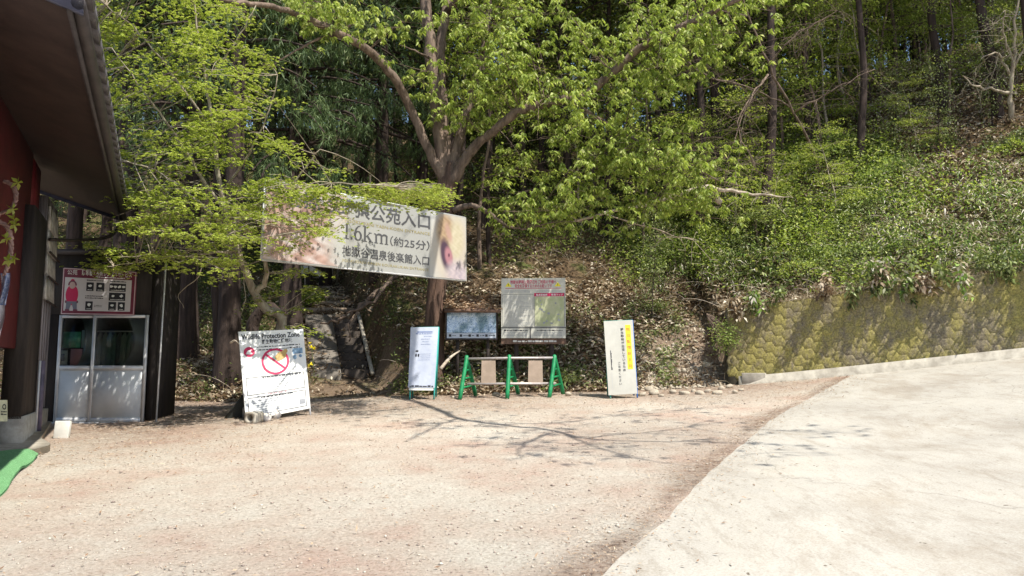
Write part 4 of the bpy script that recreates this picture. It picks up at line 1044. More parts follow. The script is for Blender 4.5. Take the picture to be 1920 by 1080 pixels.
# weeds with yellow flowers beside the board
fl = thing('yellow_flower', 'yellow flowered weed growing beside the right edge of the wildlife board', 'flower', ground_at(590, 722))
P0 = fl.location; mb = MB(); mb.tube([P0, at(588, 690, P0.y), at(584, 650, P0.y - .3)], .008, 5); mb.build('stem', M['under'], fl)
for px, py in ((584, 650), (589, 653), (581, 644), (584, 682), (580, 686)):
    p = np.array(at(px, py, P0.y - .3)); mb = MB(); D = rv(14); leaves(mb, np.repeat(p[None], 14, 0), D, .05, .035, .2, 0); mb.build('blossom', M['yellow'], fl)

# ------------------------------------------------------------ trees
def limb_mesh(mb, ctrl, sub=5, sides=8, jit=.0, flare=0):
    S_ = spline(ctrl, sub)
    if jit: S_[1:-1, :3] += rng.normal(size=(len(S_) - 2, 3)) * jit
    if flare: S_[0, 3] *= 1 + flare; S_[1, 3] *= 1 + flare * .5
    mb.tube(S_[:, :3], np.maximum(S_[:, 3], .004), sides)
    return S_
def twig(mb, A, Bp, r, sag=.0, sides=4):
    A = np.asarray(A, float); Bp = np.asarray(Bp, float); L = np.linalg.norm(Bp - A)
    m_ = (A + Bp) / 2 + rng.normal(size=3) * L * .1; m_[2] += L * sag
    t = np.linspace(0, 1, 6)[:, None]
    P = A * (1 - t) ** 2 + 2 * m_ * t * (1 - t) + Bp * t * t
    mb.tube(P, np.linspace(r, max(r * .3, .003), 6), sides, cap=False)
    return P
def nearest(S_, p): return S_[np.argmin(np.sum((S_[:, :3] - p) ** 2, 1))]

# ---- the forked tree in the middle
def A4(L): return [(*at(px, py, Y), r) for px, py, Y, r in L]
bt = thing('forked_tree', 'big many-stemmed tree with reddish forked trunk in the middle, pale drooping young leaves', 'tree', tuple(at(815, 640, 17.45)))
tr = MB()
g = hz(at(812, 640, 17.45).x, 17.45)
trunk = [(at(806, 700, 17.45).x, 17.45, g - .4, .36)] + A4([(812, 640, 17.45, .25), (822, 520, 17.45, .21), (834, 400, 17.45, .2), (838, 345, 17.45, .225), (838, 305, 17.45, .16)])
limb_mesh(tr, trunk, 6, 12, .012)
bt_trunk = tr.build('trunk', M['redbark'], bt, smooth=True)
tr = MB(); limbs = []
for L in ([(838, 345, 17.4, .13), (800, 272, 17.2, .11), (770, 205, 17, .1), (742, 150, 16.6, .095), (690, 95, 16, .09), (600, 45, 15, .075), (510, 12, 14, .055), (430, 2, 13.2, .045), (330, -25, 12.4, .025)],
          [(834, 335, 17.4, .17), (818, 200, 17.5, .14), (806, 80, 17.6, .14), (798, 0, 17.7, .13), (792, -250, 18, .06)],
          [(838, 330, 17.45, .16), (830, 200, 17.6, .125), (826, 100, 17.8, .12), (838, 0, 18, .11), (860, -220, 18.3, .05)],
          [(845, 335, 17.4, .15), (866, 240, 17.6, .11), (886, 175, 17.7, .1), (912, 60, 17.8, .075), (930, -120, 18, .03)],
          [(845, 345, 17.4, .15), (885, 280, 17.2, .12), (925, 245, 17, .1), (975, 208, 16.8, .115), (1040, 190, 16.6, .11), (1090, 181, 16.5, .105), (1150, 135, 16.2, .095), (1190, 98, 16, .09), (1250, 62, 15.6, .075), (1330, 25, 15, .055), (1410, -10, 14.4, .035), (1500, -40, 14, .015)],
          [(850, 395, 17.4, .09), (885, 385, 17.2, .06), (920, 402, 17, .045), (955, 425, 16.8, .03), (990, 430, 16.6, .015)],
          [(1070, 190, 16.5, .045), (1140, 232, 16.4, .035), (1230, 280, 16.2, .025), (1330, 330, 16, .014), (1400, 352, 15.9, .008)],
          [(640, 60, 15.5, .04), (580, 80, 15, .025), (500, 130, 14.6, .012)],
          [(820, 120, 17.6, .04), (790, 100, 17.2, .025), (750, 85, 16.8, .01)]):
    limbs.append(limb_mesh(tr, A4(L), 6, 8, .01))
# the limb reaching out over the yard (its shadow lies on the gravel)
SH = [(720, 742, 9.5, .1), (790, 757, 9, .075), (862, 785, 8.6, .065), (938, 797, 8.2, .055), (1020, 805, 7.8, .045), (1100, 822, 7.4, .032), (1250, 830, 7, .022), (1340, 820, 6.6, .01)]
def over(L):
    out = []
    for px, py, h, r in L:
        p = ground_at(px, py); q = p + SUN * (h / SUN.z); out.append((*q, r))
    return out
over_c = [tuple(limbs[2][-8][:3]) + (.09,)] + over(SH)
lo_ = limb_mesh(tr, over_c, 6, 7, .01); limbs.append(lo_)
ov = [limb_mesh(tr, over(L), 5, 6, .02) for L in (
    [(1030, 812, 7.8, .035), (1000, 825, 7.6, .028), (975, 840, 7.4, .018), (975, 860, 7.2, .012)],
    [(860, 785, 8.5, .04), (820, 800, 8.3, .025), (760, 830, 8, .01)], [(940, 797, 8.2, .035), (1060, 790, 8, .025), (1150, 780, 8, .01)],
    [(1100, 822, 7.4, .03), (1180, 812, 7.3, .02), (1290, 800, 7.2, .01)], [(1060, 815, 7.5, .03), (1130, 845, 7.3, .015), (1180, 860, 7.2, .008)],
    [(800, 760, 9, .03), (720, 770, 9, .02), (640, 775, 9, .01)])]
for q in ov + [lo_[12:]]:
    for _ in range(9):
        a = q[rng.integers(2, len(q)), :3]; twig(tr, a, a + rng.normal(size=3) * np.array([.8, .8, .3]), .012)
# leaf-bearing twigs
lv = MB()
def droop_cluster(p, n=10, L=.125, W=.045, dn=.75):
    h_ = p - np.array(SUN) * (p[1] - 13.6) / SUN.y
    if -4.95 < h_[0] < -3.05 and .5 < h_[2] < 2.4: return
    a = rng.uniform(0, 2 * math.pi, n)
    D = np.stack([np.cos(a) * .8, np.sin(a) * .8, -dn * rng.uniform(.4, 1.4, n)], 1)
    leaves(lv, np.repeat(p[None], n, 0) + rng.normal(size=(n, 3)) * .02, D, L * rng.uniform(.6, 1.15, n), W * rng.uniform(.8, 1.2, n), .5, .15)
def leafy(region, n, Ys, srcs, spread=.35, cl=7):
    for _ in range(n):
        px, py = rng.uniform(region[0], region[2]), rng.uniform(region[1], region[3])
        Yv = rng.uniform(*Ys); p = np.array(at(px, py, Yv))
        src = min((nearest(q, p) for q in srcs), key=lambda q: np.sum((q[:3] - p) ** 2))[:3]
        d_ = p - src; L = np.linalg.norm(d_)
        if L > 2.6: src = p - d_ / L * 1.6
        P = twig(tr, src, p, .012, .1)
        for k in range(cl):
            q = P[-1 - (k % 3)] + rng.normal(size=3) * np.array([spread, spread, spread * .35]); q[2] -= .04
            twig(tr, P[-1 - (k % 3)], q, .005, .05, 3)
            for __ in range(3): droop_cluster(q + rng.normal(size=3) * .09)
mains = limbs[:6]
for reg, n, Ys in (((785, 130, 950, 225), 14, (16.2, 17.2)), ((920, 0, 1220, 130), 26, (15.6, 17.6)), ((930, 150, 1200, 330), 24, (15.6, 17)), ((850, 0, 960, 130), 8, (16, 17.3)), ((1180, 60, 1330, 330), 20, (15.2, 16.6)),
                   ((950, 330, 1340, 425), 30, (15.8, 17.2)), ((1230, -20, 1480, 130), 14, (14.5, 16)), ((560, -10, 760, 60), 12, (14.5, 16)), ((900, -420, 1350, -20), 90, (16.5, 20)), ((700, -300, 950, -20), 18, (17, 19))):
    leafy(reg, n, Ys, limbs[:7] if reg[1] > 0 else mains)
allov = np.concatenate([lo_] + ov)
for _ in range(95):
    px, py = rng.uniform(250, 800), rng.uniform(742, 800)
    if rng.random() < .3: px, py = rng.uniform(900, 1620), rng.uniform(760, 860)
    if 430 < px < 610: continue
    gq = ground_at(px, py); q = np.array(gq + SUN * (rng.uniform(7.8, 9.2) / SUN.z)); a = nearest(allov, q)[:3]; d_ = q - a; L = np.linalg.norm(d_)
    ks = (q[1] - 13.5) / SUN.y; hit = q - np.array(SUN) * ks
    if -5.6 < hit[0] < -2.6 and .2 < hit[2] < 3.2: continue
    P = twig(tr, a if L < 3 else q - d_ / L * 1.5, q, .012, .1)
    for k in range(5):
        qq = P[rng.integers(2, 6)] + rng.normal(size=3) * np.array([.35, .35, .1]); twig(tr, P[rng.integers(2, 6)], qq, .005, .05, 3); droop_cluster(qq, 7)
tr.build('limbs', M['bark'], bt, smooth=True)
lv.build('crown', M['broad'], bt)

# ---- maple at the left
mp = thing('maple_tree', 'slender maple at the left with layered bright yellow-green leaf sprays above the booth', 'tree', tuple(ground_at(545, 690)))
tr = MB(); g = mp.location
mtr = [(g.x + .1, 14.7, hz(g.x, 14.7) - .3, .13)] + A4([(528, 612, 14.7, .1), (500, 580, 14.6, .085), (478, 550, 14.5, .075), (458, 502, 14.4, .07), (440, 460, 14.3, .065), (425, 405, 14.2, .055), (410, 335, 14, .045), (402, 250, 13.8, .035), (385, 150, 13.5, .025), (370, 50, 13.2, .015), (360, -60, 13, .008)])
ms = [limb_mesh(tr, mtr, 5, 9, .008)]
for L in ([(478, 550, 14.5, .06), (500, 520, 14.4, .05), (496, 470, 14.2, .035), (520, 400, 14, .025), (560, 330, 13.8, .015), (600, 280, 13.6, .007)],
          [(440, 460, 14.3, .045), (405, 410, 13.8, .035), (350, 360, 13.2, .025), (290, 320, 12.6, .015), (230, 300, 12.2, .007)],
          [(425, 405, 14.2, .04), (370, 320, 13.6, .03), (320, 240, 13, .02), (270, 170, 12.6, .012), (210, 90, 12.3, .006)],
          [(445, 470, 14.3, .035), (400, 475, 13.7, .022), (340, 480, 13, .014), (270, 490, 12.5, .008), (200, 500, 12.2, .004)],
          [(415, 360, 14.1, .03), (460, 300, 13.8, .02), (500, 220, 13.5, .014), (520, 140, 13.3, .008)],
          [(436, 450, 14.3, .03), (520, 440, 13.6, .02), (590, 430, 13.1, .012), (650, 405, 12.8, .006)],
          [(428, 410, 14.2, .03), (540, 360, 13.4, .02), (640, 345, 12.9, .012), (740, 350, 12.6, .006)],
          [(402, 250, 13.8, .025), (330, 150, 13.2, .018), (260, 60, 12.8, .012), (200, 10, 12.5, .006)],
          [(385, 150, 13.5, .02), (440, 80, 13.3, .014), (480, 10, 13.2, .008)]):
    ms.append(limb_mesh(tr, A4(L), 5, 6, .012))
ml = MB()
def palm(P, size):
    """small five-lobed leaf lying nearly level"""
    n = len(P); az = rng.uniform(0, 2 * math.pi, n); tl = rng.normal(size=(n, 2)) * .28
    for k, (da, s_) in enumerate(((-1.25, .62), (-.62, .85), (0, 1), (.62, .85), (1.25, .62))):
        a = az + da; D = np.stack([np.cos(a), np.sin(a), -.25 + tl[:, 0] * np.cos(a) + tl[:, 1] * np.sin(a)], 1)
        leaves(ml, P, D, size * s_, size * .36, .85, .12)
def spray(px, py, Y, rad_=.34, n=46, size=.062):
    c_ = np.array(at(px, py, Y))
    ks = (c_[1] - 13.5) / SUN.y; hit = c_ - np.array(SUN) * ks
    if ks > 0 and -5.4 < hit[0] < -2.7 and .3 < hit[2] < 3.1 and rng.random() < .95: return
    src = min((nearest(q, c_) for q in ms), key=lambda q: np.sum((q[:3] - c_) ** 2))[:3]
    d_ = c_ - src; L = np.linalg.norm(d_)
    if L > 2: src = c_ - d_ / L * 1.3
    P = twig(tr, src, c_, .009, .05)
    az = rng.uniform(0, 2 * math.pi)
    out = np.stack([rng.normal(size=n) * rad_ * .55, rng.normal(size=n) * rad_ * .55, np.zeros(n)], 1)
    out[:, 2] = -.22 * np.hypot(out[:, 0], out[:, 1]) + rng.normal(size=n) * .022 + out[:, 0] * rng.normal() * .15
    for k in range(3):
        j = rng.integers(0, n); twig(tr, P[-1], c_ + out[j], .0045, .03, 3)
    L_ = c_ + out; t_ = (L_[:, 1] - 13.6) / SUN.y; h_ = L_ - t_[:, None] * np.array(SUN)
    keep = ~((h_[:, 0] > -4.85) & (h_[:, 0] < -3.15) & (h_[:, 2] > .6) & (h_[:, 2] < 2.35) & ~((h_[:, 2] > 1.55) & (h_[:, 0] < -4.05) & (h_[:, 2] > 1.5 + (h_[:, 0] + 4.75) * .8)))
    L_ = L_[keep]
    if len(L_): palm(L_, size * rng.uniform(.75, 1.25, len(L_)))
def mask_maple(px, py):
    lim = np.interp(px, [150, 170, 200, 330, 420, 500, 560, 640, 720, 830], [430, 500, 505, 500, 520, 500, 455, 420, 375, 360])
    top = np.interp(px, [140, 400, 480, 560, 640, 700, 830], [-60, -60, 60, 180, 300, 335, 345])
    return top < py < lim
cnt = 0
while cnt < 310:
    px, py = rng.uniform(125, 640), rng.uniform(-60, 515)
    if not mask_maple(px, py): continue
    if px > 480 and py < 330 and rng.random() < .6: continue
    if px < 240 and 370 < py < 455: continue
    dens = .5 + .5 * math.sin(px * .021 + 2) * math.cos(py * .027 + px * .008)
    if rng.random() > .35 + .75 * dens: continue
    spray(px, py, rng.uniform(11.6, 14.2) if px > 250 else rng.uniform(12.6, 14.4)); cnt += 1
for _ in range(165): u = rng.random(); px = 480 + 225 * u; spray(px, rng.uniform(328 + 25 * u, 455 - 22 * u - 140 * max(0, u - .6)), rng.uniform(12.0, 13.0), .34, 58, .066)
for _ in range(28): px = rng.uniform(690, 840); spray(px, 318 + (px - 500) * .17 + rng.normal() * 12, rng.uniform(13, 14.4), .3, 46, .06)
for _ in range(62):        # over the left half of the banner
    u = rng.random(); px = 490 + 340 * u; py = rng.uniform(328 + 20 * u, 440 - 85 * u); spray(px, py, rng.uniform(12.2, 13.1), .3, 38, .055)
for _ in range(20): spray(rng.uniform(500, 700), rng.uniform(350, 470), rng.uniform(12.2, 13), .25, 22, .05)
for _ in range(16): spray(rng.uniform(185, 340), rng.uniform(462, 508), rng.uniform(12.4, 12.9), .26, 40)
for _ in range(14): spray(rng.uniform(470, 600), rng.uniform(500, 625), rng.uniform(14.3, 15), .3, 34, .06)
for _ in range(34): spray(rng.uniform(60, 400), rng.uniform(-300, -60), rng.uniform(11.5, 14.5), .42, 40, .08)
# bare drooping twigs under the crown
for L in ([(380, 480, 13.4, .012), (372, 520, 13.4, .009), (335, 550, 13.4, .006), (345, 578, 13.4, .003)], [(372, 470, 13.4, .01), (330, 470, 13.3, .007), (290, 490, 13.2, .004)], [(455, 500, 14, .01), (460, 560, 14, .006), (452, 590, 14, .003)]):
    limb_mesh(tr, A4(L), 4, 5, .008)
tr.build('limbs', M['palebark'], mp, smooth=True)
ml.build('crown', M['maple'], mp)

# ---- cedars: a drooping-needle crown
def cedar(name, loc, height, r0, z0, cr, nb, label, seedn=0, L=.2, Wn=.016, per=26, trunk_lean=0, cat='tree', group=None, mat=None, frac=1.):
    root = thing(name, label, cat, loc, group); lx, ly, lz = loc
    tb = MB(); n = 9
    C_ = [(lx + trunk_lean * (k / n) ** 1.5, ly, lz - .4 + (height + .4) * k / n, r0 * (1 - .9 * k / n) * (1.35 if k == 0 else 1)) for k in range(n + 1)]
    limb_mesh(tb, C_, 4, 9, .008)
    tb.build('trunk', M['cbark'], root, smooth=True)
    lb = MB(); lf_ = MB()
    for i in range(nb):
        f_ = (i + rng.random()) / nb; z = z0 + (height - z0) * f_
        rr = cr * (1 - f_ ** 1.6 * .85) * rng.uniform(.7, 1.1); a = rng.uniform(0, 2 * math.pi)
        A_ = np.array([lx, ly, lz + z]); E_ = A_ + np.array([math.cos(a) * rr, math.sin(a) * rr, -rr * .28])
        P = twig(lb, A_, E_, .028 + .01 * rr, .18)
        m_ = int(per * rr / cr * frac) + 3
        t = rng.uniform(.25, 1, m_); idx = (t * 5).astype(int).clip(0, 4); fr_ = t * 5 - idx
        Q = P[idx] * (1 - fr_[:, None]) + P[np.minimum(idx + 1, 5)] * fr_[:, None] + rng.normal(size=(m_, 3)) * np.array([.22, .22, .1])
        k = 13
        Q2 = np.repeat(Q, k, 0); along = np.tile(np.linspace(0, .3, k), m_)
        az = np.repeat(rng.uniform(0, 6.28, m_), k) 
        dirs = np.stack([np.cos(az) * .55, np.sin(az) * .55, -np.ones(m_ * k)], 1)
        Q2 = Q2 + unit(dirs) * along[:, None]
        D = dirs * .9 + rng.normal(size=(m_ * k, 3)) * .55
        leaves(lf_, Q2, D, L * rng.uniform(.6, 1.1, m_ * k), Wn, .3, .15)
    lb.build('branches', M['cbark'], root)
    lf_.build('crown', mat or M['cedar'], root)
    return root
def gp3(px, Y, dz=0):
    # a spot on the land at distance Y that shows at column px
    X = (px - 960) / F * Y
    for _ in range(4): z = hz(X, Y); X = (px - 960) / F * (Y * _c + (z - EYE) * _s)
    return (X, Y, hz(X, Y) + dz)
c1 = gp3(712, 22); cedar('cedar_tree', c1, 17, .24, 4.0, 2.7, 120, 'tall cedar with hanging blue-green needle sprays behind the left end of the arching limb', per=34)
c2 = gp3(545, 20.5); cedar('cedar_tree', c2, 18, .24, 3.8, 3.3, 170, 'tall cedar with dark hanging sprays behind the top of the maple', per=30)
c3 = gp3(425, 17.3); cedar('cedar_tree', c3, 18, .27, 6.8, 2.5, 60, 'thick dark cedar trunk standing between the booth and the wildlife board', per=26)
c4 = gp3(345, 19); cedar('cedar_tree', c4, 17, .3, 4.2, 2.6, 90, 'dark cedar standing in deep shade right of the rental booth', per=26)
c5 = gp3(790, 24.5); cedar('cedar_tree', c5, 16, .22, 5, 2.3, 80, 'dark cedar just left of the forked tree, its crown lost in shade', per=26)
c6 = gp3(230, 20); cedar('cedar_tree', c6, 17, .26, 4.5, 2.6, 80, 'dark cedar behind the rental booth roof', per=26)
c7 = gp3(130, 22); cedar('cedar_tree', c7, 17, .26, 4.5, 2.8, 80, 'dark cedar rising behind the gutter of the red building', per=26)
c8 = gp3(610, 26.5); t8 = cedar('pale_trunk_cedar', c8, 15, .2, 6.5, 2.2, 50, 'pale lit trunk standing at the top of the path beside the white box', per=20)

# ---- other trees of the wood, a few kinds copied about
def broad(name, height, r0, z0, cr, nb, cl, mat, bark, lean=0, L=.13, Wn=.07, label='', seed=1, per=26, up=.35, spread=.28):
    root = thing(name, label, 'tree', (0, 0, 0)); tb = MB(); n = 8; px_ = rng.normal(size=(n + 1, 2)).cumsum(0) * .06
    C_ = [(px_[k, 0] + lean * (k / n), px_[k, 1], -.4 + (height + .4) * k / n, r0 * (1 - .88 * k / n)) for k in range(n + 1)]
    S_ = limb_mesh(tb, C_, 4, 8, .006)
    tb.build('trunk', bark, root, smooth=True)
    lb = MB(); lf_ = MB()
    for i in range(nb):
        f_ = (i + rng.random()) / nb; z = z0 + (height - z0) * f_
        base_ = S_[np.argmin(abs(S_[:, 2] - z)), :3]
        rr = cr * (.45 + .75 * math.sin(math.pi * min(1, f_ * .8 + .15))) * rng.uniform(.6, 1.1); a = rng.uniform(0, 2 * math.pi)
        E_ = base_ + np.array([math.cos(a) * rr, math.sin(a) * rr, rr * up * rng.uniform(.2, 1.3)])
        P = twig(lb, base_, E_, .02 + r0 * .15, .05)
        for k in range(cl):
            q = P[rng.integers(2, 6)] + rng.normal(size=3) * np.array([spread * 1.5, spread * 1.5, spread]); twig(lb, P[rng.integers(2, 6)], q, .006, .05, 3)
            m_ = per; pts_ = q + rng.normal(size=(m_, 3)) * np.array([spread, spread, spread * .5])
            D = rv(m_); D[:, 2] = -abs(D[:, 2]) * .8
            leaves(lf_, pts_, D, L * rng.uniform(.6, 1.15, m_), Wn * rng.uniform(.8, 1.2, m_), .6, .15)
    lb.build('branches', bark, root); lf_.build('crown', mat, root)
    return root
KIND = {}
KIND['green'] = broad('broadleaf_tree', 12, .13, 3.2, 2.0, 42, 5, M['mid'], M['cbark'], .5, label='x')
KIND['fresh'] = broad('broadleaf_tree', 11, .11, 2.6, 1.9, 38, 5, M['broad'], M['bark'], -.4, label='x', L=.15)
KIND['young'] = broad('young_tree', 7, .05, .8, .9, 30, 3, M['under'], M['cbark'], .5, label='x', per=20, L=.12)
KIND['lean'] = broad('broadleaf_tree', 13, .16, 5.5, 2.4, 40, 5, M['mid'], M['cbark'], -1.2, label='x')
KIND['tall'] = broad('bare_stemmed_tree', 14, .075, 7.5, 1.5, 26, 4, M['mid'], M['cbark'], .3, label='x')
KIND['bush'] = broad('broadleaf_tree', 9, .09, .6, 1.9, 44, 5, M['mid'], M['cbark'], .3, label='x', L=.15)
KIND['high'] = broad('added_shade_tree', 13, .12, 7.6, 2.6, 44, 6, M['mid'], M['cbark'], .4, label='x', L=.16)  # added trees, their crowns put above the view to cast shade
def layered(name, height, r0, z0, cr, nb, mat, bark, lean=.4):
    root = thing(name, 'x', 'tree', (0, 0, 0)); tb = MB(); n = 8; px_ = rng.normal(size=(n + 1, 2)).cumsum(0) * .09
    S_ = limb_mesh(tb, [(px_[k, 0] + lean * k / n, px_[k, 1], -.4 + (height + .4) * k / n, r0 * (1 - .85 * k / n)) for k in range(n + 1)], 4, 7, .006); tb.build('trunk', bark, root, smooth=True)
    lb = MB(); lf_ = MB()
    for i in range(nb):
        z = z0 + (height - z0) * (i + rng.random()) / nb; b_ = S_[np.argmin(abs(S_[:, 2] - z)), :3]; a = rng.uniform(0, 6.28); rr = cr * rng.uniform(.5, 1.1)
        P = twig(lb, b_, b_ + np.array([math.cos(a) * rr, math.sin(a) * rr, rr * rng.uniform(-.05, .3)]), .016, .08)
        for k in range(5):
            c_ = P[rng.integers(2, 6)] + rng.normal(size=3) * np.array([.3, .3, .06]); m_ = 26
            o_ = rng.normal(size=(m_, 3)) * np.array([.24, .24, .03]); o_[:, 2] -= .2 * np.hypot(o_[:, 0], o_[:, 1]); D = rv(m_); D[:, 2] = -abs(D[:, 2]) * .5
            leaves(lf_, c_ + o_, D, .1 * rng.uniform(.6, 1.2, m_), .05, .8, .15); twig(lb, P[rng.integers(2, 5)], c_, .005, .03, 3)
    lb.build('branches', bark, root); lf_.build('crown', mat, root); return root
KIND['layer'] = layered('spreading_tree', 7.5, .06, 1.6, 1.9, 30, M['broad'], M['bark'])
KIND['layer2'] = layered('spreading_tree', 6, .05, 1.0, 1.6, 24, M['maple'], M['palebark'], -.9)
KIND['ced'] = cedar('cedar_tree', (0, 0, 0), 16, .2, 4.5, 2.2, 70, 'x', per=20)
for k, o in list(KIND.items()):
    pass
used = set()
GR = {'green': 'dark leafed trees of the wood', 'fresh': 'fresh green trees of the wood', 'young': 'young leafy saplings of the wood', 'lean': 'leaning trees of the wood', 'tall': 'tall bare stemmed trees on the slope', 'ced': 'cedars deep in the wood', 'bush': 'bushy trees beyond the crest', 'layer': 'spreading leafy trees on the right slope', 'layer2': 'leaning yellow-green trees on the slope', 'high': 'high crowned trees shading the bank'}
LB = {'green': 'dark leafed broadleaf tree standing in the shaded wood', 'fresh': 'fresh yellow-green broadleaf tree in the wood behind the forked tree', 'young': 'thin leafy sapling growing on the wooded slope', 'lean': 'leaning broadleaf tree with a high crown in the wood',
      'tall': 'tall thin stem with a high crown on the wooded slope', 'ced': 'dark cedar deep in the wood behind the other trees', 'bush': 'bushy tree leafed down to the ground beyond the crest of the slope', 'high': 'straight trunk with a high crown, added to shade the bank', 'layer': 'slender tree with level leafy layers on the right slope', 'layer2': 'leaning slim tree with thin yellow-green leaf layers on the slope'}
def plant(kind, px, Y, sc=1., rz=None, label=None):
    src = KIND[kind]
    o = src if kind not in used else copy_tree(src)
    used.add(kind)
    o.location = gp3(px, Y, -.05); o.rotation_euler = (rng.normal() * .02, rng.normal() * .02, rng.uniform(0, 6.28) if rz is None else rz); o.scale = (sc,) * 3
    if label: o['label'] = label; 
    else: o['label'] = LB[kind]
    o['group'] = GR[kind]
    return o
# trees one can pick out
for kind, px, Y, sc, lb in (('tall', 912, 21, 1, 'straight dark trunk just right of the forked tree'), ('lean', 1075, 23, 1, 'dark leaning trunk behind the middle of the right limb'), ('tall', 1186, 24, 1.25, 'straight trunk crossing the right limb from behind'),
                            ('green', 1338, 22.5, 1.45, 'thick brown trunk in the gap below the bare twigs'), ('tall', 1412, 25, 1.2, 'trunk rising from the shrubs right of the thick brown one'), ('tall', 1635, 23.5, .95, 'thin pale-lit trunk standing alone on the right slope'),
                            ('fresh', 1290, 24.5, 1, 'fresh green tree left of the thick brown trunk'), ('fresh', 1600, 29, .9, 'fresh yellow-green tree on the crest above the pale-lit thin trunk'), ('fresh', 1730, 30, .9, 'fresh yellow-green tree in the middle of the right-hand crest'), ('fresh', 1860, 29, .85, 'fresh yellow-green tree on the crest behind the leafless right tree')):
    o = plant(kind, px, Y, sc, label=lb); 
    if 'group' in o: del o['group']
# trees filling the wood in rows going back
def row(Y0, Y1, step, kinds, sc, x0=-150, x1=2080, jit=.5):
    px = x0
    while px < x1:
        plant(kinds[rng.integers(len(kinds))], px, rng.uniform(Y0, Y1), sc * rng.uniform(.85, 1.2)); px += step * rng.uniform(1 - jit, 1 + jit)
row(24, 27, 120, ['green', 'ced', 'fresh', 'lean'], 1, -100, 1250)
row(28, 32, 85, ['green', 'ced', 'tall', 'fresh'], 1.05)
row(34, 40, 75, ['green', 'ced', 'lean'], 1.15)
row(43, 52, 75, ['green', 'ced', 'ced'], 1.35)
row(26, 31, 36, ['tall', 'tall', 'young', 'layer'], 1., 1450, 2050)
row(21.5, 25, 62, ['layer', 'layer2', 'layer'], 1., 1330, 2040)
row(19.5, 22, 120, ['layer', 'layer2'], .75, 1380, 2040)
row(18.8, 21, 85, ['layer2', 'layer', 'young'], .42, 1220, 2000)
row(20.5, 23, 190, ['layer2', 'layer'], 1., 900, 1330)
row(31, 37, 42, ['bush', 'tall', 'bush'], 1.1, 1350, 2100)
row(38, 46, 60, ['bush'], 1.5, 1250, 2150)
row(21.5, 25, 85, ['high'], 1., 850, 1330)  # added overhead crowns that shade the bank
row(32, 36, 48, ['bush'], 1.25, 780, 1450)
row(17.8, 20, 100, ['high'], 1., 215, 560)  # more of them, added to darken the ground by the booth
row(19.6, 22, 105, ['high'], 1.1, 1320, 2300)  # this row and the next added to shade the right slope, partly unseen
row(17.5, 19, 130, ['high'], 1., 1950, 2500)
row(23, 30, 85, ['young'], 1., 840, 1560)
row(55, 66, 90, ['ced', 'green'], 1.8)

# ---- bare trees on the right
def bare(name, label, base, stems, mat, twn, tl=.9, tw=.008):
    root = thing(name, label, 'tree', base); tb = MB(); br = MB(); S_all = []
    for i, L in enumerate(stems):
        S_ = limb_mesh(tb if i == 0 else br, [c if len(c) == 4 and isinstance(c[3], tuple) else c for c in L], 5, 7, .02); S_all.append(S_)
    for _ in range(twn):
        S_ = S_all[rng.integers(0 if len(S_all) == 1 else 1, len(S_all))]; a = S_[rng.integers(len(S_) // 3, len(S_)), :3]; d_ = unit(rng.normal(size=3) * np.array([1, .7, .6])) * tl * rng.uniform(.4, 1.1); d_[2] -= .25 * tl
        P = twig(br, a, a + d_, tw, .12)
        for k in range(3): q = P[rng.integers(2, 6)]; twig(br, q, q + unit(rng.normal(size=3)) * tl * .4, tw * .5, .05, 3)
    tb.build('trunk', mat, root, smooth=True); br.build('branches', mat, root); return root
b0 = gp3(1900, 19.5)
bare('bare_tree', 'leafless pale branching tree at the right edge of the slope', b0, [[(b0[0], b0[1], b0[2] - .2, .08)] + A4([(1895, 200, 19.3, .07), (1900, 120, 19.2, .05), (1905, 20, 19, .03), (1910, -60, 19, .01)]),
     A4([(1898, 175, 19.3, .05), (1860, 168, 19, .03), (1825, 160, 18.8, .02), (1805, 142, 18.7, .01)]), A4([(1897, 150, 19.3, .04), (1870, 100, 19, .025), (1840, 110, 18.8, .012)]), A4([(1900, 120, 19.2, .035), (1880, 60, 19, .02), (1885, 20, 18.8, .01)]), A4([(1900, 130, 19.2, .035), (1930, 70, 19, .02), (1950, 10, 18.8, .01)])], M['palebark'], 46, .7, .009)
b1 = gp3(1545, 21)
bare('bare_shrub_tree', 'leafless tree with long pale twigs trailing down left of the right-hand slope', b1, [[(b1[0], b1[1], b1[2] - .2, .05)] + A4([(1500, 230, 20, .035), (1440, 120, 19, .028), (1400, 20, 18.4, .02), (1380, -60, 18, .012)]),
     A4([(1480, 200, 19.6, .022), (1400, 160, 18.8, .018), (1320, 140, 18.3, .02), (1240, 70, 18, .01)]), A4([(1440, 120, 19, .02), (1500, 60, 18.6, .02), (1570, 20, 18.4, .01)]), A4([(1400, 30, 18.4, .025), (1340, 20, 18.2, .015), (1270, 40, 18, .008)]),
     A4([(1490, 210, 19.8, .03), (1560, 170, 19.3, .02), (1640, 130, 19, .01)]), A4([(1440, 140, 19, .03), (1385, 230, 18.3, .015), (1420, 320, 18, .006)]), A4([(1430, 150, 19, .02), (1400, 200, 18.2, .015), (1360, 320, 18, .005)])], M['bark'], 150, 1.1, .006)
b2 = gp3(1335, 19)
bare('fallen_branch', 'bare forked dead branch arching over the shrubs in the middle of the bank', tuple(at(1330, 350, 17.6)), [A4([(1010, 428, 17.4, .02), (1120, 402, 17.5, .035), (1230, 380, 17.6, .045), (1325, 350, 17.6, .06), (1350, 380, 17.8, .07)]), A4([(1325, 350, 17.6, .05), (1400, 362, 17.6, .035), (1470, 370, 17.6, .015)]), A4([(1130, 400, 17.5, .02), (1230, 430, 17.4, .015), (1300, 450, 17.3, .008)])], M['deadwood'], 26, .5, .008)

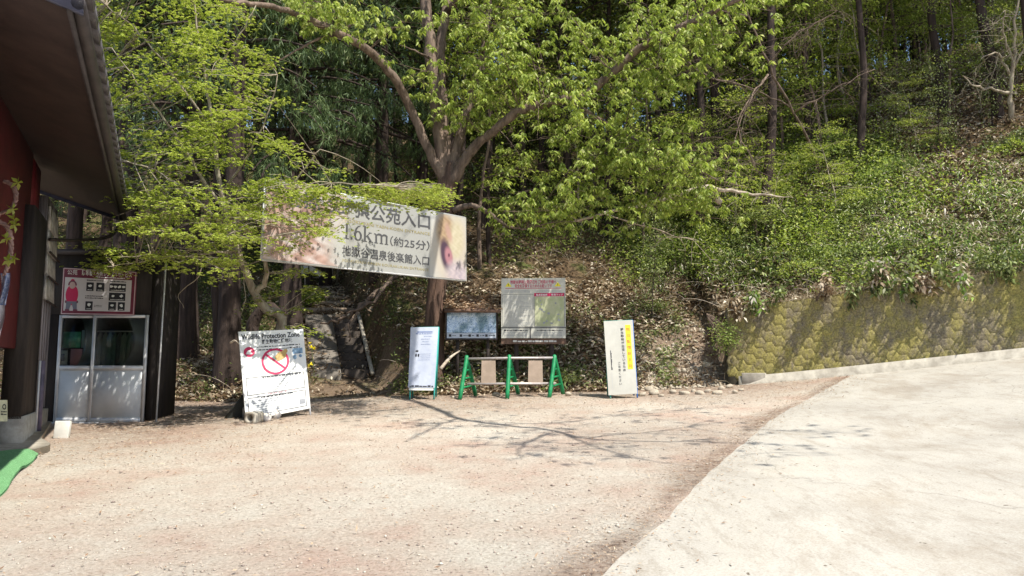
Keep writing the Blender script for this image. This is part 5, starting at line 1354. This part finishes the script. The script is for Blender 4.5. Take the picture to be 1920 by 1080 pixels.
# ------------------------------------------------------------ undergrowth, litter, dry grass
def hill_points(n, dens, Yr=(0, 14)):
    out = []; tot = 0
    while tot < n:
        m_ = 40000; px = rng.uniform(-60, 1980, m_); d = rng.uniform(Yr[0], Yr[1], m_) if Yr[1] <= 3 else Yr[1] * rng.random(m_) ** 1.4
        X = (px - 960) / F * 18
        for _ in range(3): Y = toe(X) + d; X = (px - 960) / F * Y
        Y = toe(X) + d; Z = hill(X, Y); qx, qy = proj(X, Y, Z)
        k = rng.random(m_) < dens(qx, qy, X, Y, d)
        P = np.stack([X, Y, Z], 1)[k]; out.append(P); tot += len(P)
    return np.concatenate(out)[:n]
def step_(v, a, b_): return np.clip((v - a) / (b_ - a), 0, 1)
def noisef(X, Y, k=1.): return .5 + .5 * np.sin(X * 2.1 * k + 1.7 * np.sin(Y * 1.3 * k)) * np.cos(Y * 1.9 * k + X * .6)
def scatter(name, P, per, spread, L, Wn, mat, label=None, rise_=.25, flat=.5, curl=.15, dz=-.1, dirup=0.):
    mb = MB(); n = len(P)
    Q = np.repeat(P, per, 0); o = rng.normal(size=(n * per, 3)) * np.array([spread, spread, 0]); o[:, 2] = abs(rng.normal(size=n * per)) * rise_
    D = rv(n * per); D[:, 2] = dz * 1. + D[:, 2] * .5 + dirup
    Q = Q + o
    leaves(mb, Q, D, L * rng.uniform(.5, 1.2, n * per), Wn * rng.uniform(.7, 1.2, n * per), flat, curl)
    ob = mb.build(name, mat); ob['kind'] = 'stuff'
    return ob
# green undergrowth
def bare_(X, Y): return step_(.5 + .5 * np.sin(X * .95 + 1.1 * np.sin(Y * .7 + .5)) * np.cos(Y * .85 - X * .35 + 1), .22, .42)
def d_green(px, py, X, Y, d):
    a = step_(px, 1130, 1230) * step_(-px, -1760, -1640) * step_(py, 230, 300) * step_(-py, -560, -500)
    b_ = step_(px, 1500, 1700) * step_(py, 290, 380) * .45
    c_ = .22 * step_(px, 900, 950) * step_(py, 250, 330) * step_(-py, -520, -430)
    return np.maximum(np.maximum(a, b_), c_) * np.where(px > 1380, bare_(X, Y), 1) * (1 - .55 * step_(px, 1600, 1700) * step_(py, 330, 380)) * (.02 + .98 * noisef(X, Y, 1.1) ** 2.4)
def mounds(n, dens, mats, rr, cnt_, L, Wn):
    C_ = hill_points(n, dens); mbs = [MB() for _ in mats]
    for c_ in C_:
        r_ = rng.uniform(*rr); m_ = int(cnt_ * r_ * r_); u = unit(rng.normal(size=(m_, 3))); u[:, 2] = abs(u[:, 2]); k = int(rng.integers(len(mats)))
        sh_ = 1 + .22 * np.sin(u[:, 0] * 6 + c_[0] * 9) * np.cos(u[:, 1] * 5 + c_[1] * 7) + rng.normal(size=m_) * .09
        Q = c_ + u * np.array([1, .8, .62]) * r_ * sh_[:, None]; D = u * .6 + rv(m_) * .8; D[:, 2] -= .3
        leaves(mbs[k], Q, D, L * rng.uniform(.6, 1.25, m_), Wn * rng.uniform(.8, 1.2, m_), .6, .2)
    for mb, mt_ in zip(mbs, mats):
        if mb.V: mb.build('undergrowth', mt_)['kind'] = 'stuff'
mounds(120, lambda px, py, X, Y, d: step_(px, 1150, 1230) * step_(py, 250, 320) * step_(-py, -530, -480) * (1 - .6 * (px > 1650)) * np.where(px > 1380, bare_(X, Y), 1), [M['under'], M['bright'], M['mid'], M['broad'], M['under'], M['mid']], (.28, .7), 2600, .07, .033)
mounds(46, lambda px, py, X, Y, d: step_(px, 1420, 1500) * step_(py, 300, 340) * step_(-py, -520, -480), [M['straw'], M['dry'], M['sasa']], (.2, .5), 1500, .12, .018)
scatter('undergrowth', hill_points(1300, d_green), 34, .17, .07, .032, M['under'], rise_=.34)
scatter('undergrowth', hill_points(380, lambda px, py, X, Y, d: d_green(px, py, X + 2.2, Y, d)), 34, .22, .12, .06, M['mid'], rise_=.3)
scatter('undergrowth', hill_points(900, lambda px, py, X, Y, d: d_green(px, py, X + 5, Y, d)), 40, .2, .1, .05, M['broad'], rise_=.4)
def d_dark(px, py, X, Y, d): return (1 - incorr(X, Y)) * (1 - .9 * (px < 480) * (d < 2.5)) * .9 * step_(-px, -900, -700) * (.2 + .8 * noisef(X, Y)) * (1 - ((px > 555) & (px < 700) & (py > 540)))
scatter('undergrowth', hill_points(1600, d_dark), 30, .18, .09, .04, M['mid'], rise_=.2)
def d_up(px, py, X, Y, d): return step_(d, 6, 9) * (.8 - .65 * step_(px, 1500, 1650)) * noisef(X, Y) * (1 - incorr(X, Y))
scatter('undergrowth', hill_points(2600, d_up, (0, 30)), 26, .3, .13, .06, M['mid'], rise_=.35)
# bamboo grass, green and bleached
def d_sasa(px, py, X, Y, d):
    a = step_(px, 1480, 1640) * step_(py, 310, 360) * step_(-py, -520, -470) * noisef(X, Y, 1.6) ** 2.5
    b_ = .5 * step_(px, 1190, 1260) * step_(-px, -1480, -1400) * step_(py, 420, 450) * step_(-py, -570, -520) * noisef(X, Y, 2.)
    return np.maximum(a, b_)
scatter('bamboo_grass', hill_points(1500, d_sasa), 12, .16, .21, .028, M['sasa'], rise_=.22, flat=.75, curl=.35, dirup=.1)
# brown leaf litter on the bank
def d_lit(px, py, X, Y, d):
    a = step_(px, 820, 860) * step_(-px, -1440, -1330) * step_(py, 505, 545)
    b_ = .75 * step_(px, 1400, 1500)
    c_ = .3 * step_(px, 560, 600) * step_(-px, -760, -700)
    e2 = .16 + .35 * (px > 280) * (px < 460) * (d < 2.5)
    a = a * (1 - .8 * (X > 2.8) * (X < 5) * (d < 1.6)); e2 = e2 * (1 - .9 * (incorr(X, Y) > .2) * (d < 2.4)); c_ = c_ * (1 - .9 * (incorr(X, Y) > .2) * (d < 2.4))
    return np.clip(np.maximum(np.maximum(a, b_), np.maximum(c_, e2)), 0, 1) * (.5 + .5 * noisef(X, Y, 2.))
scatter('leaf_litter', hill_points(19000, d_lit), 8, .11, .15, .045, M['dry'], rise_=.05, flat=.35, curl=.1, dz=0)
# tufts of live leaves in the litter behind the barricade
def d_t(px, py, X, Y, d): return step_(px, 850, 900) * step_(-px, -1300, -1240) * step_(py, 560, 600) * noisef(X, Y, 3.) ** 2
scatter('undergrowth', hill_points(380, d_t), 16, .09, .15, .034, M['under'], rise_=.12, dirup=.4, curl=.3)
# hollow twigs and dead sticks over the slope
mb = MB()
PP = hill_points(520, lambda px, py, X, Y, d: .15 + .85 * step_(px, 1350, 1600) * step_(py, 300, 350) + .6 * (px > 850) * (px < 1450) * (py > 480))
for p in PP:
    a = rng.uniform(0, 6.28); L = rng.uniform(.3, 1.1); q = p + np.array([math.cos(a) * L, math.sin(a) * L * .5, rng.uniform(0, .45)]); twig(mb, p, q, .007, .25, 3)
o = mb.build('dead_twigs', M['deadwood']); o['kind'] = 'stuff'
# dry grass hanging over the wall
def strands(mb, P, D0, L, W_, seg=4, g=.9):
    n = len(P); D = unit(D0); S_ = unit(np.cross(D, rv(n))); V = []; q = P.copy()
    for k in range(seg + 1):
        ww = W_ * (1 - k / (seg + .3)); V += [q + S_ * ww[:, None] / 2, q - S_ * ww[:, None] / 2]
        q = q + D * (L / seg)[:, None]; D = unit(D + np.array([0, 0, -g / seg * 1.6]))
    V = np.stack(V, 1).reshape(-1, 3); b_ = np.arange(n)[:, None] * (2 * seg + 2)
    for k in range(seg):
        mb.F.append(mb.n + b_ + np.array([[2 * k, 2 * k + 1, 2 * k + 3, 2 * k + 2]]))
    mb.V.append(V.astype(np.float32)); mb.n += len(V)
mb = MB(); n = 7500
a = rng.uniform(-.1, WLEN, n); off = rng.normal(size=n) * .3 - .3
P = np.array([wpt(x, WH, -.05 + o_) for x, o_ in zip(a, np.minimum(off, .02))]); P[:, 2] = np.maximum(P[:, 2], surf(P[:, 0], P[:, 1])) - .02
cl = .5 + .5 * np.sin(a * 3.1 + 1.2 * np.sin(a * 1.3))
D = np.array(WN)[None] * rng.uniform(-.4, .5, n)[:, None] * cl[:, None] + rng.normal(size=(n, 3)) * .5; D[:, 2] = abs(D[:, 2]) + .25
strands(mb, P, D, rng.uniform(.15, .6, n) * (.55 + .6 * cl), rng.uniform(.006, .014, n), 4, 1.3)
m_ = 2600; P2 = hill_points(m_, lambda px, py, X, Y, d: step_(px, 1250, 1400) * step_(d, -1, .1) * (d < 5) * noisef(X, Y, 1.7) ** 2 + .05 * (px > 900), (0, 5))
D = rng.normal(size=(m_, 3)) * .7; D[:, 2] = 1
strands(mb, P2, D, rng.uniform(.2, .8, m_), rng.uniform(.005, .012, m_), 4, 1.5)
o = mb.build('dry_grass', M['straw']); o['kind'] = 'stuff'
# weeds leaning out from the wall top
wk = 0
for a in np.sort(np.concatenate([rng.uniform(.2, 7.5, 24), [8.3, 9.2]])):
    r_ = random.uniform(.1, .22); out_ = random.uniform(.06, .4)
    c_ = np.array(wpt(a, WH + random.uniform(-.05, .35), out_)); rt = wpt(a + .05, WH + .02, -.1)
    rt = (rt[0], rt[1], max(rt[2], hz(rt[0], rt[1])) - .03)
    root = thing('wall_weed', 'leafy weed leaning out over the top edge of the retaining wall', 'weed', rt, 'weeds leaning over the retaining wall')
    sm = MB(); lm = MB(); big = rng.random() < .6
    for k in range(9 if big else 5):
        e2 = c_ + rng.normal(size=3) * r_ * np.array([.6, .6, 1.]); P = twig(sm, rt, e2, .006, .3, 3)
        m2 = 22; Q = P[rng.integers(3, 6, m2)] + rng.normal(size=(m2, 3)) * .05; D = rv(m2); D[:, 2] -= .5; leaves(lm, Q, D, .12 * rng.uniform(.6, 1.4, m2), .055, .5, .2)
    sm.build('stem', M['straw'], root); lm.build('leaves', [M['dry'], M['under'], M['sasa'], M['under']][wk % 4], root); wk += 1
# shrubs
def shrub(label, c_, rx, rz_, n, mat, L=.07, Wn=.035, name='shrub', rt=None):
    rt = rt or (c_[0], c_[1], hz(c_[0], c_[1])); own = rt[2] > hz(rt[0], rt[1]) + .3; root = thing(name, label, 'shrub', rt); sm = MB(); lm = MB(); c_ = np.array(c_, float)
    for k in range(n):
        e2 = c_ + unit(rng.normal(size=3)) * np.array([rx, rx * .6, rz_]) * rng.random() ** .4; e2[2] = max(e2[2], hz(e2[0], e2[1]) + .05); rr_ = (e2[0] * .75 + rt[0] * .25, e2[1] * .75 + rt[1] * .25); P = twig(sm, rt if own else (rr_[0], rr_[1], hz(*rr_)), e2, .008, .05 if own else .15, 3)
        m2 = 34; Q = e2 + rng.normal(size=(m2, 3)) * np.array([.13, .13, .07]); D = rv(m2); D[:, 2] *= .4; leaves(lm, Q, D, L * rng.uniform(.6, 1.3, m2), Wn, .7, .15)
    sm.build('stems', M['bark'], root); lm.build('leaves', mat, root)
def hp(px, py, up=.2): return tuple(ground_at(px, py) + Vector((0, 0, up)))
shrub('dense bright green shrub left of the retaining wall top', hp(1275, 504), 1.15, .75, 170, M['bright'])
shrub('small bright green spray hanging beside the left end of the wall', at(1357, 630, 17.2), .24, .36, 22, M['bright'], .06, .03, rt=tuple(at(1325, 588, 17.6)))
shrub('round mid-green shrub above the first bright one', hp(1230, 389), .9, .5, 70, M['broad'], .1, .045)
shrub('wide pale green shrub above the retaining wall', hp(1450, 454), 1.3, .7, 120, M['under'], .08, .04)
shrub('light green shrub high on the right slope', hp(1560, 314), 1.3, .8, 90, M['bright'], .09, .045)
shrub('leafy green shrub in the middle of the right slope', hp(1420, 354), 1.4, .8, 90, M['broad'], .1, .05)
shrub('low green shrub beside the top of the path', hp(560, 574), .9, .4, 50, M['broad'], .1, .045)
shrub('small yellow-green tuft in the litter right of the map board', hp(1228, 594), .25, .22, 16, M['under'])
shrub('low green clump at the right end of the barricade', hp(1052, 729), .25, .2, 14, M['under'], .13, .03)
# roots along the bank edge
rt_ = MB()
for L in ([(745, 517, 20.2, .07), (705, 548, 20, .06), (672, 580, 19.8, .06), (640, 600, 19.8, .04), (600, 606, 20, .02)], [(700, 550, 20, .04), (660, 600, 19.4, .03), (655, 640, 19.2, .02)], [(735, 530, 20, .04), (690, 570, 19.6, .04), (650, 588, 19.6, .02)]):
    limb_mesh(rt_, A4(L), 5, 7, .03)
o = rt_.build('root', M['bark'], None, tuple(at(700, 560, 20)), smooth=True); tag(o, 'exposed roots running along the bank edge right of the path', 'root')
lg = limb_mesh(MB(), [(0, 0, 0, .1), (0, 0, 1, .1)], 2); mb = MB(); g_ = at(520, 605, 15.3)
limb_mesh(mb, A4([(470, 650, 15.6, .13), (478, 600, 15.6, .12), (503, 577, 15.6, .1), (533, 600, 15.3, .08), (548, 650, 15.1, .07)]), 5, 9, .015)
o = mb.build('bent_root', M['cbark'], None, tuple(g_), smooth=True); tag(o, 'thick bent grey root arching behind the wildlife board', 'root')

# ------------------------------------------------------------ loose gravel and leaves on the yard
n = 13000; Y = 4.6 + 12 * rng.random(n) ** 1.3; X = rng.uniform(-1, 1, n) * Y * .7
k = (X < Xb(Y) + rng.normal(size=n) * .12) & (X > -.9 * Y * .8); X, Y = X[k], Y[k]; n = len(X)
oc = np.array([(1, 0, 0), (0, 1, 0), (-1, 0, 0), (0, -1, 0), (0, 0, 1), (0, 0, -1)], float)
of = np.array([(0, 1, 4), (1, 2, 4), (2, 3, 4), (3, 0, 4), (1, 0, 5), (2, 1, 5), (3, 2, 5), (0, 3, 5)])
sz = rng.gamma(3, .0023, n).clip(.004, .024)
V = oc[None] * (1 + rng.normal(size=(n, 6, 1)) * .25) * sz[:, None, None] * np.array([1, 1, .6]); th_ = rng.uniform(0, 6.28, n)
x_, y_ = V[..., 0] * np.cos(th_)[:, None] - V[..., 1] * np.sin(th_)[:, None], V[..., 0] * np.sin(th_)[:, None] + V[..., 1] * np.cos(th_)[:, None]
V = np.stack([x_ + X[:, None], y_ + Y[:, None], V[..., 2] + (G(X, Y) + .012 * wob(X, Y, .8) + sz * .25)[:, None]], -1)
mb = MB(); mb.add(V.reshape(-1, 3), (of[None] + 6 * np.arange(n)[:, None, None]).reshape(-1, 3))
o = mb.build('gravel', leafmat('gravel_stone', [(0, (.24, .19, .16)), (.3, (.4, .33, .27)), (.85, (.5, .44, .36)), (1, (.56, .51, .43))], 0., .9)); o['kind'] = 'stuff'
def yard_leaves(n, Xf, Yf, name):
    X, Y = Xf(n), Yf(n); k = (Y < toe(X) + .2) & (X < Xb(Y) + .8); X, Y = X[k], Y[k]; n = len(X)
    P = np.stack([X, Y, G(X, Y) + .02 + .012 * wob(X, Y, .8)], 1); D = rv(n); D[:, 2] *= .15; mb = MB(); leaves(mb, P, D, rng.uniform(.025, .07, n), .016, .8, -.1); return mb
mb = yard_leaves(5200, lambda n: rng.uniform(-8, 7, n), lambda n: 17 - 3.2 * rng.random(n) ** 1.5, '')
for q in (yard_leaves(2600, lambda n: rng.uniform(-8.5, -3, n), lambda n: rng.uniform(9, 16, n), ''), yard_leaves(1500, lambda n: rng.uniform(-6, 6, n), lambda n: rng.uniform(5, 14, n), '')):
    mb.add(np.concatenate(q.V), np.concatenate(q.F))
Y = rng.uniform(4.8, 16, 2600); X = Xb(Y) + rng.normal(size=2600) * .22 - .1; P = np.stack([X, Y, G(X, Y) + .025], 1); D = rv(2600); D[:, 2] *= .15
leaves(mb, P, D, rng.uniform(.02, .05, 2600), .008, .8, -.1)
o = mb.build('fallen_leaves', M['dryground']); o['kind'] = 'stuff'

n = 1500; X = rng.uniform(2.4, 5.2, n); d = rng.uniform(-.35, 1.9, n) * rng.random(n) ** .6; Y = toe(X) + d; sz = rng.gamma(2, .014, n).clip(.01, .09)
V = oc[None] * (1 + rng.normal(size=(n, 6, 1)) * .25) * sz[:, None, None] * np.array([1, 1, .7]); th_ = rng.uniform(0, 6.28, n)
x_, y_ = V[..., 0] * np.cos(th_)[:, None] - V[..., 1] * np.sin(th_)[:, None], V[..., 0] * np.sin(th_)[:, None] + V[..., 1] * np.cos(th_)[:, None]
V = np.stack([x_ + X[:, None], y_ + Y[:, None], V[..., 2] + (surf(X, Y) + sz * .2)[:, None]], -1)
mb = MB(); mb.add(V.reshape(-1, 3), (of[None] + 6 * np.arange(n)[:, None, None]).reshape(-1, 3))
o = mb.build('rubble', M['rock']); o['kind'] = 'stuff'

# ------------------------------------------------------------ labels by order along the row
ORD = 'leftmost second third fourth fifth sixth seventh eighth ninth tenth eleventh twelfth thirteenth fourteenth fifteenth sixteenth seventeenth eighteenth nineteenth twentieth'.split() + ['twenty-' + x for x in 'first second third fourth fifth sixth seventh eighth ninth'.split()] + ['thirtieth'] + ['thirty-' + x for x in 'first second third fourth fifth sixth seventh eighth ninth'.split()]
for grp, text in (('weeds leaning over the retaining wall', 'leafy weed from the left leaning over the top of the retaining wall'), ('pale rocks along the foot of the bank', 'pale angular rock from the left along the foot of the leafy bank'),
                  ('spreading leafy trees on the right slope', 'slender tree from the left with level leafy layers on the slope'), ('leaning yellow-green trees on the slope', 'leaning slim tree from the left with thin yellow-green leaf layers'),
                  ('high crowned trees shading the bank', 'added shade tree from the left with a crown high above the bank'), ('fresh green trees of the wood', 'fresh yellow-green tree from the left in the wood behind the forked tree')):
    L_ = [o for o in COL.objects if o.parent is None and o.get('group') == grp]
    L_.sort(key=lambda o: float(proj(o.location.x, o.location.y, o.location.z)[0]))
    for k, o in enumerate(L_):
        if k < len(ORD): o['label'] = ORD[k] + ' ' + (text.replace(' from the left', '') if k == 0 else text)
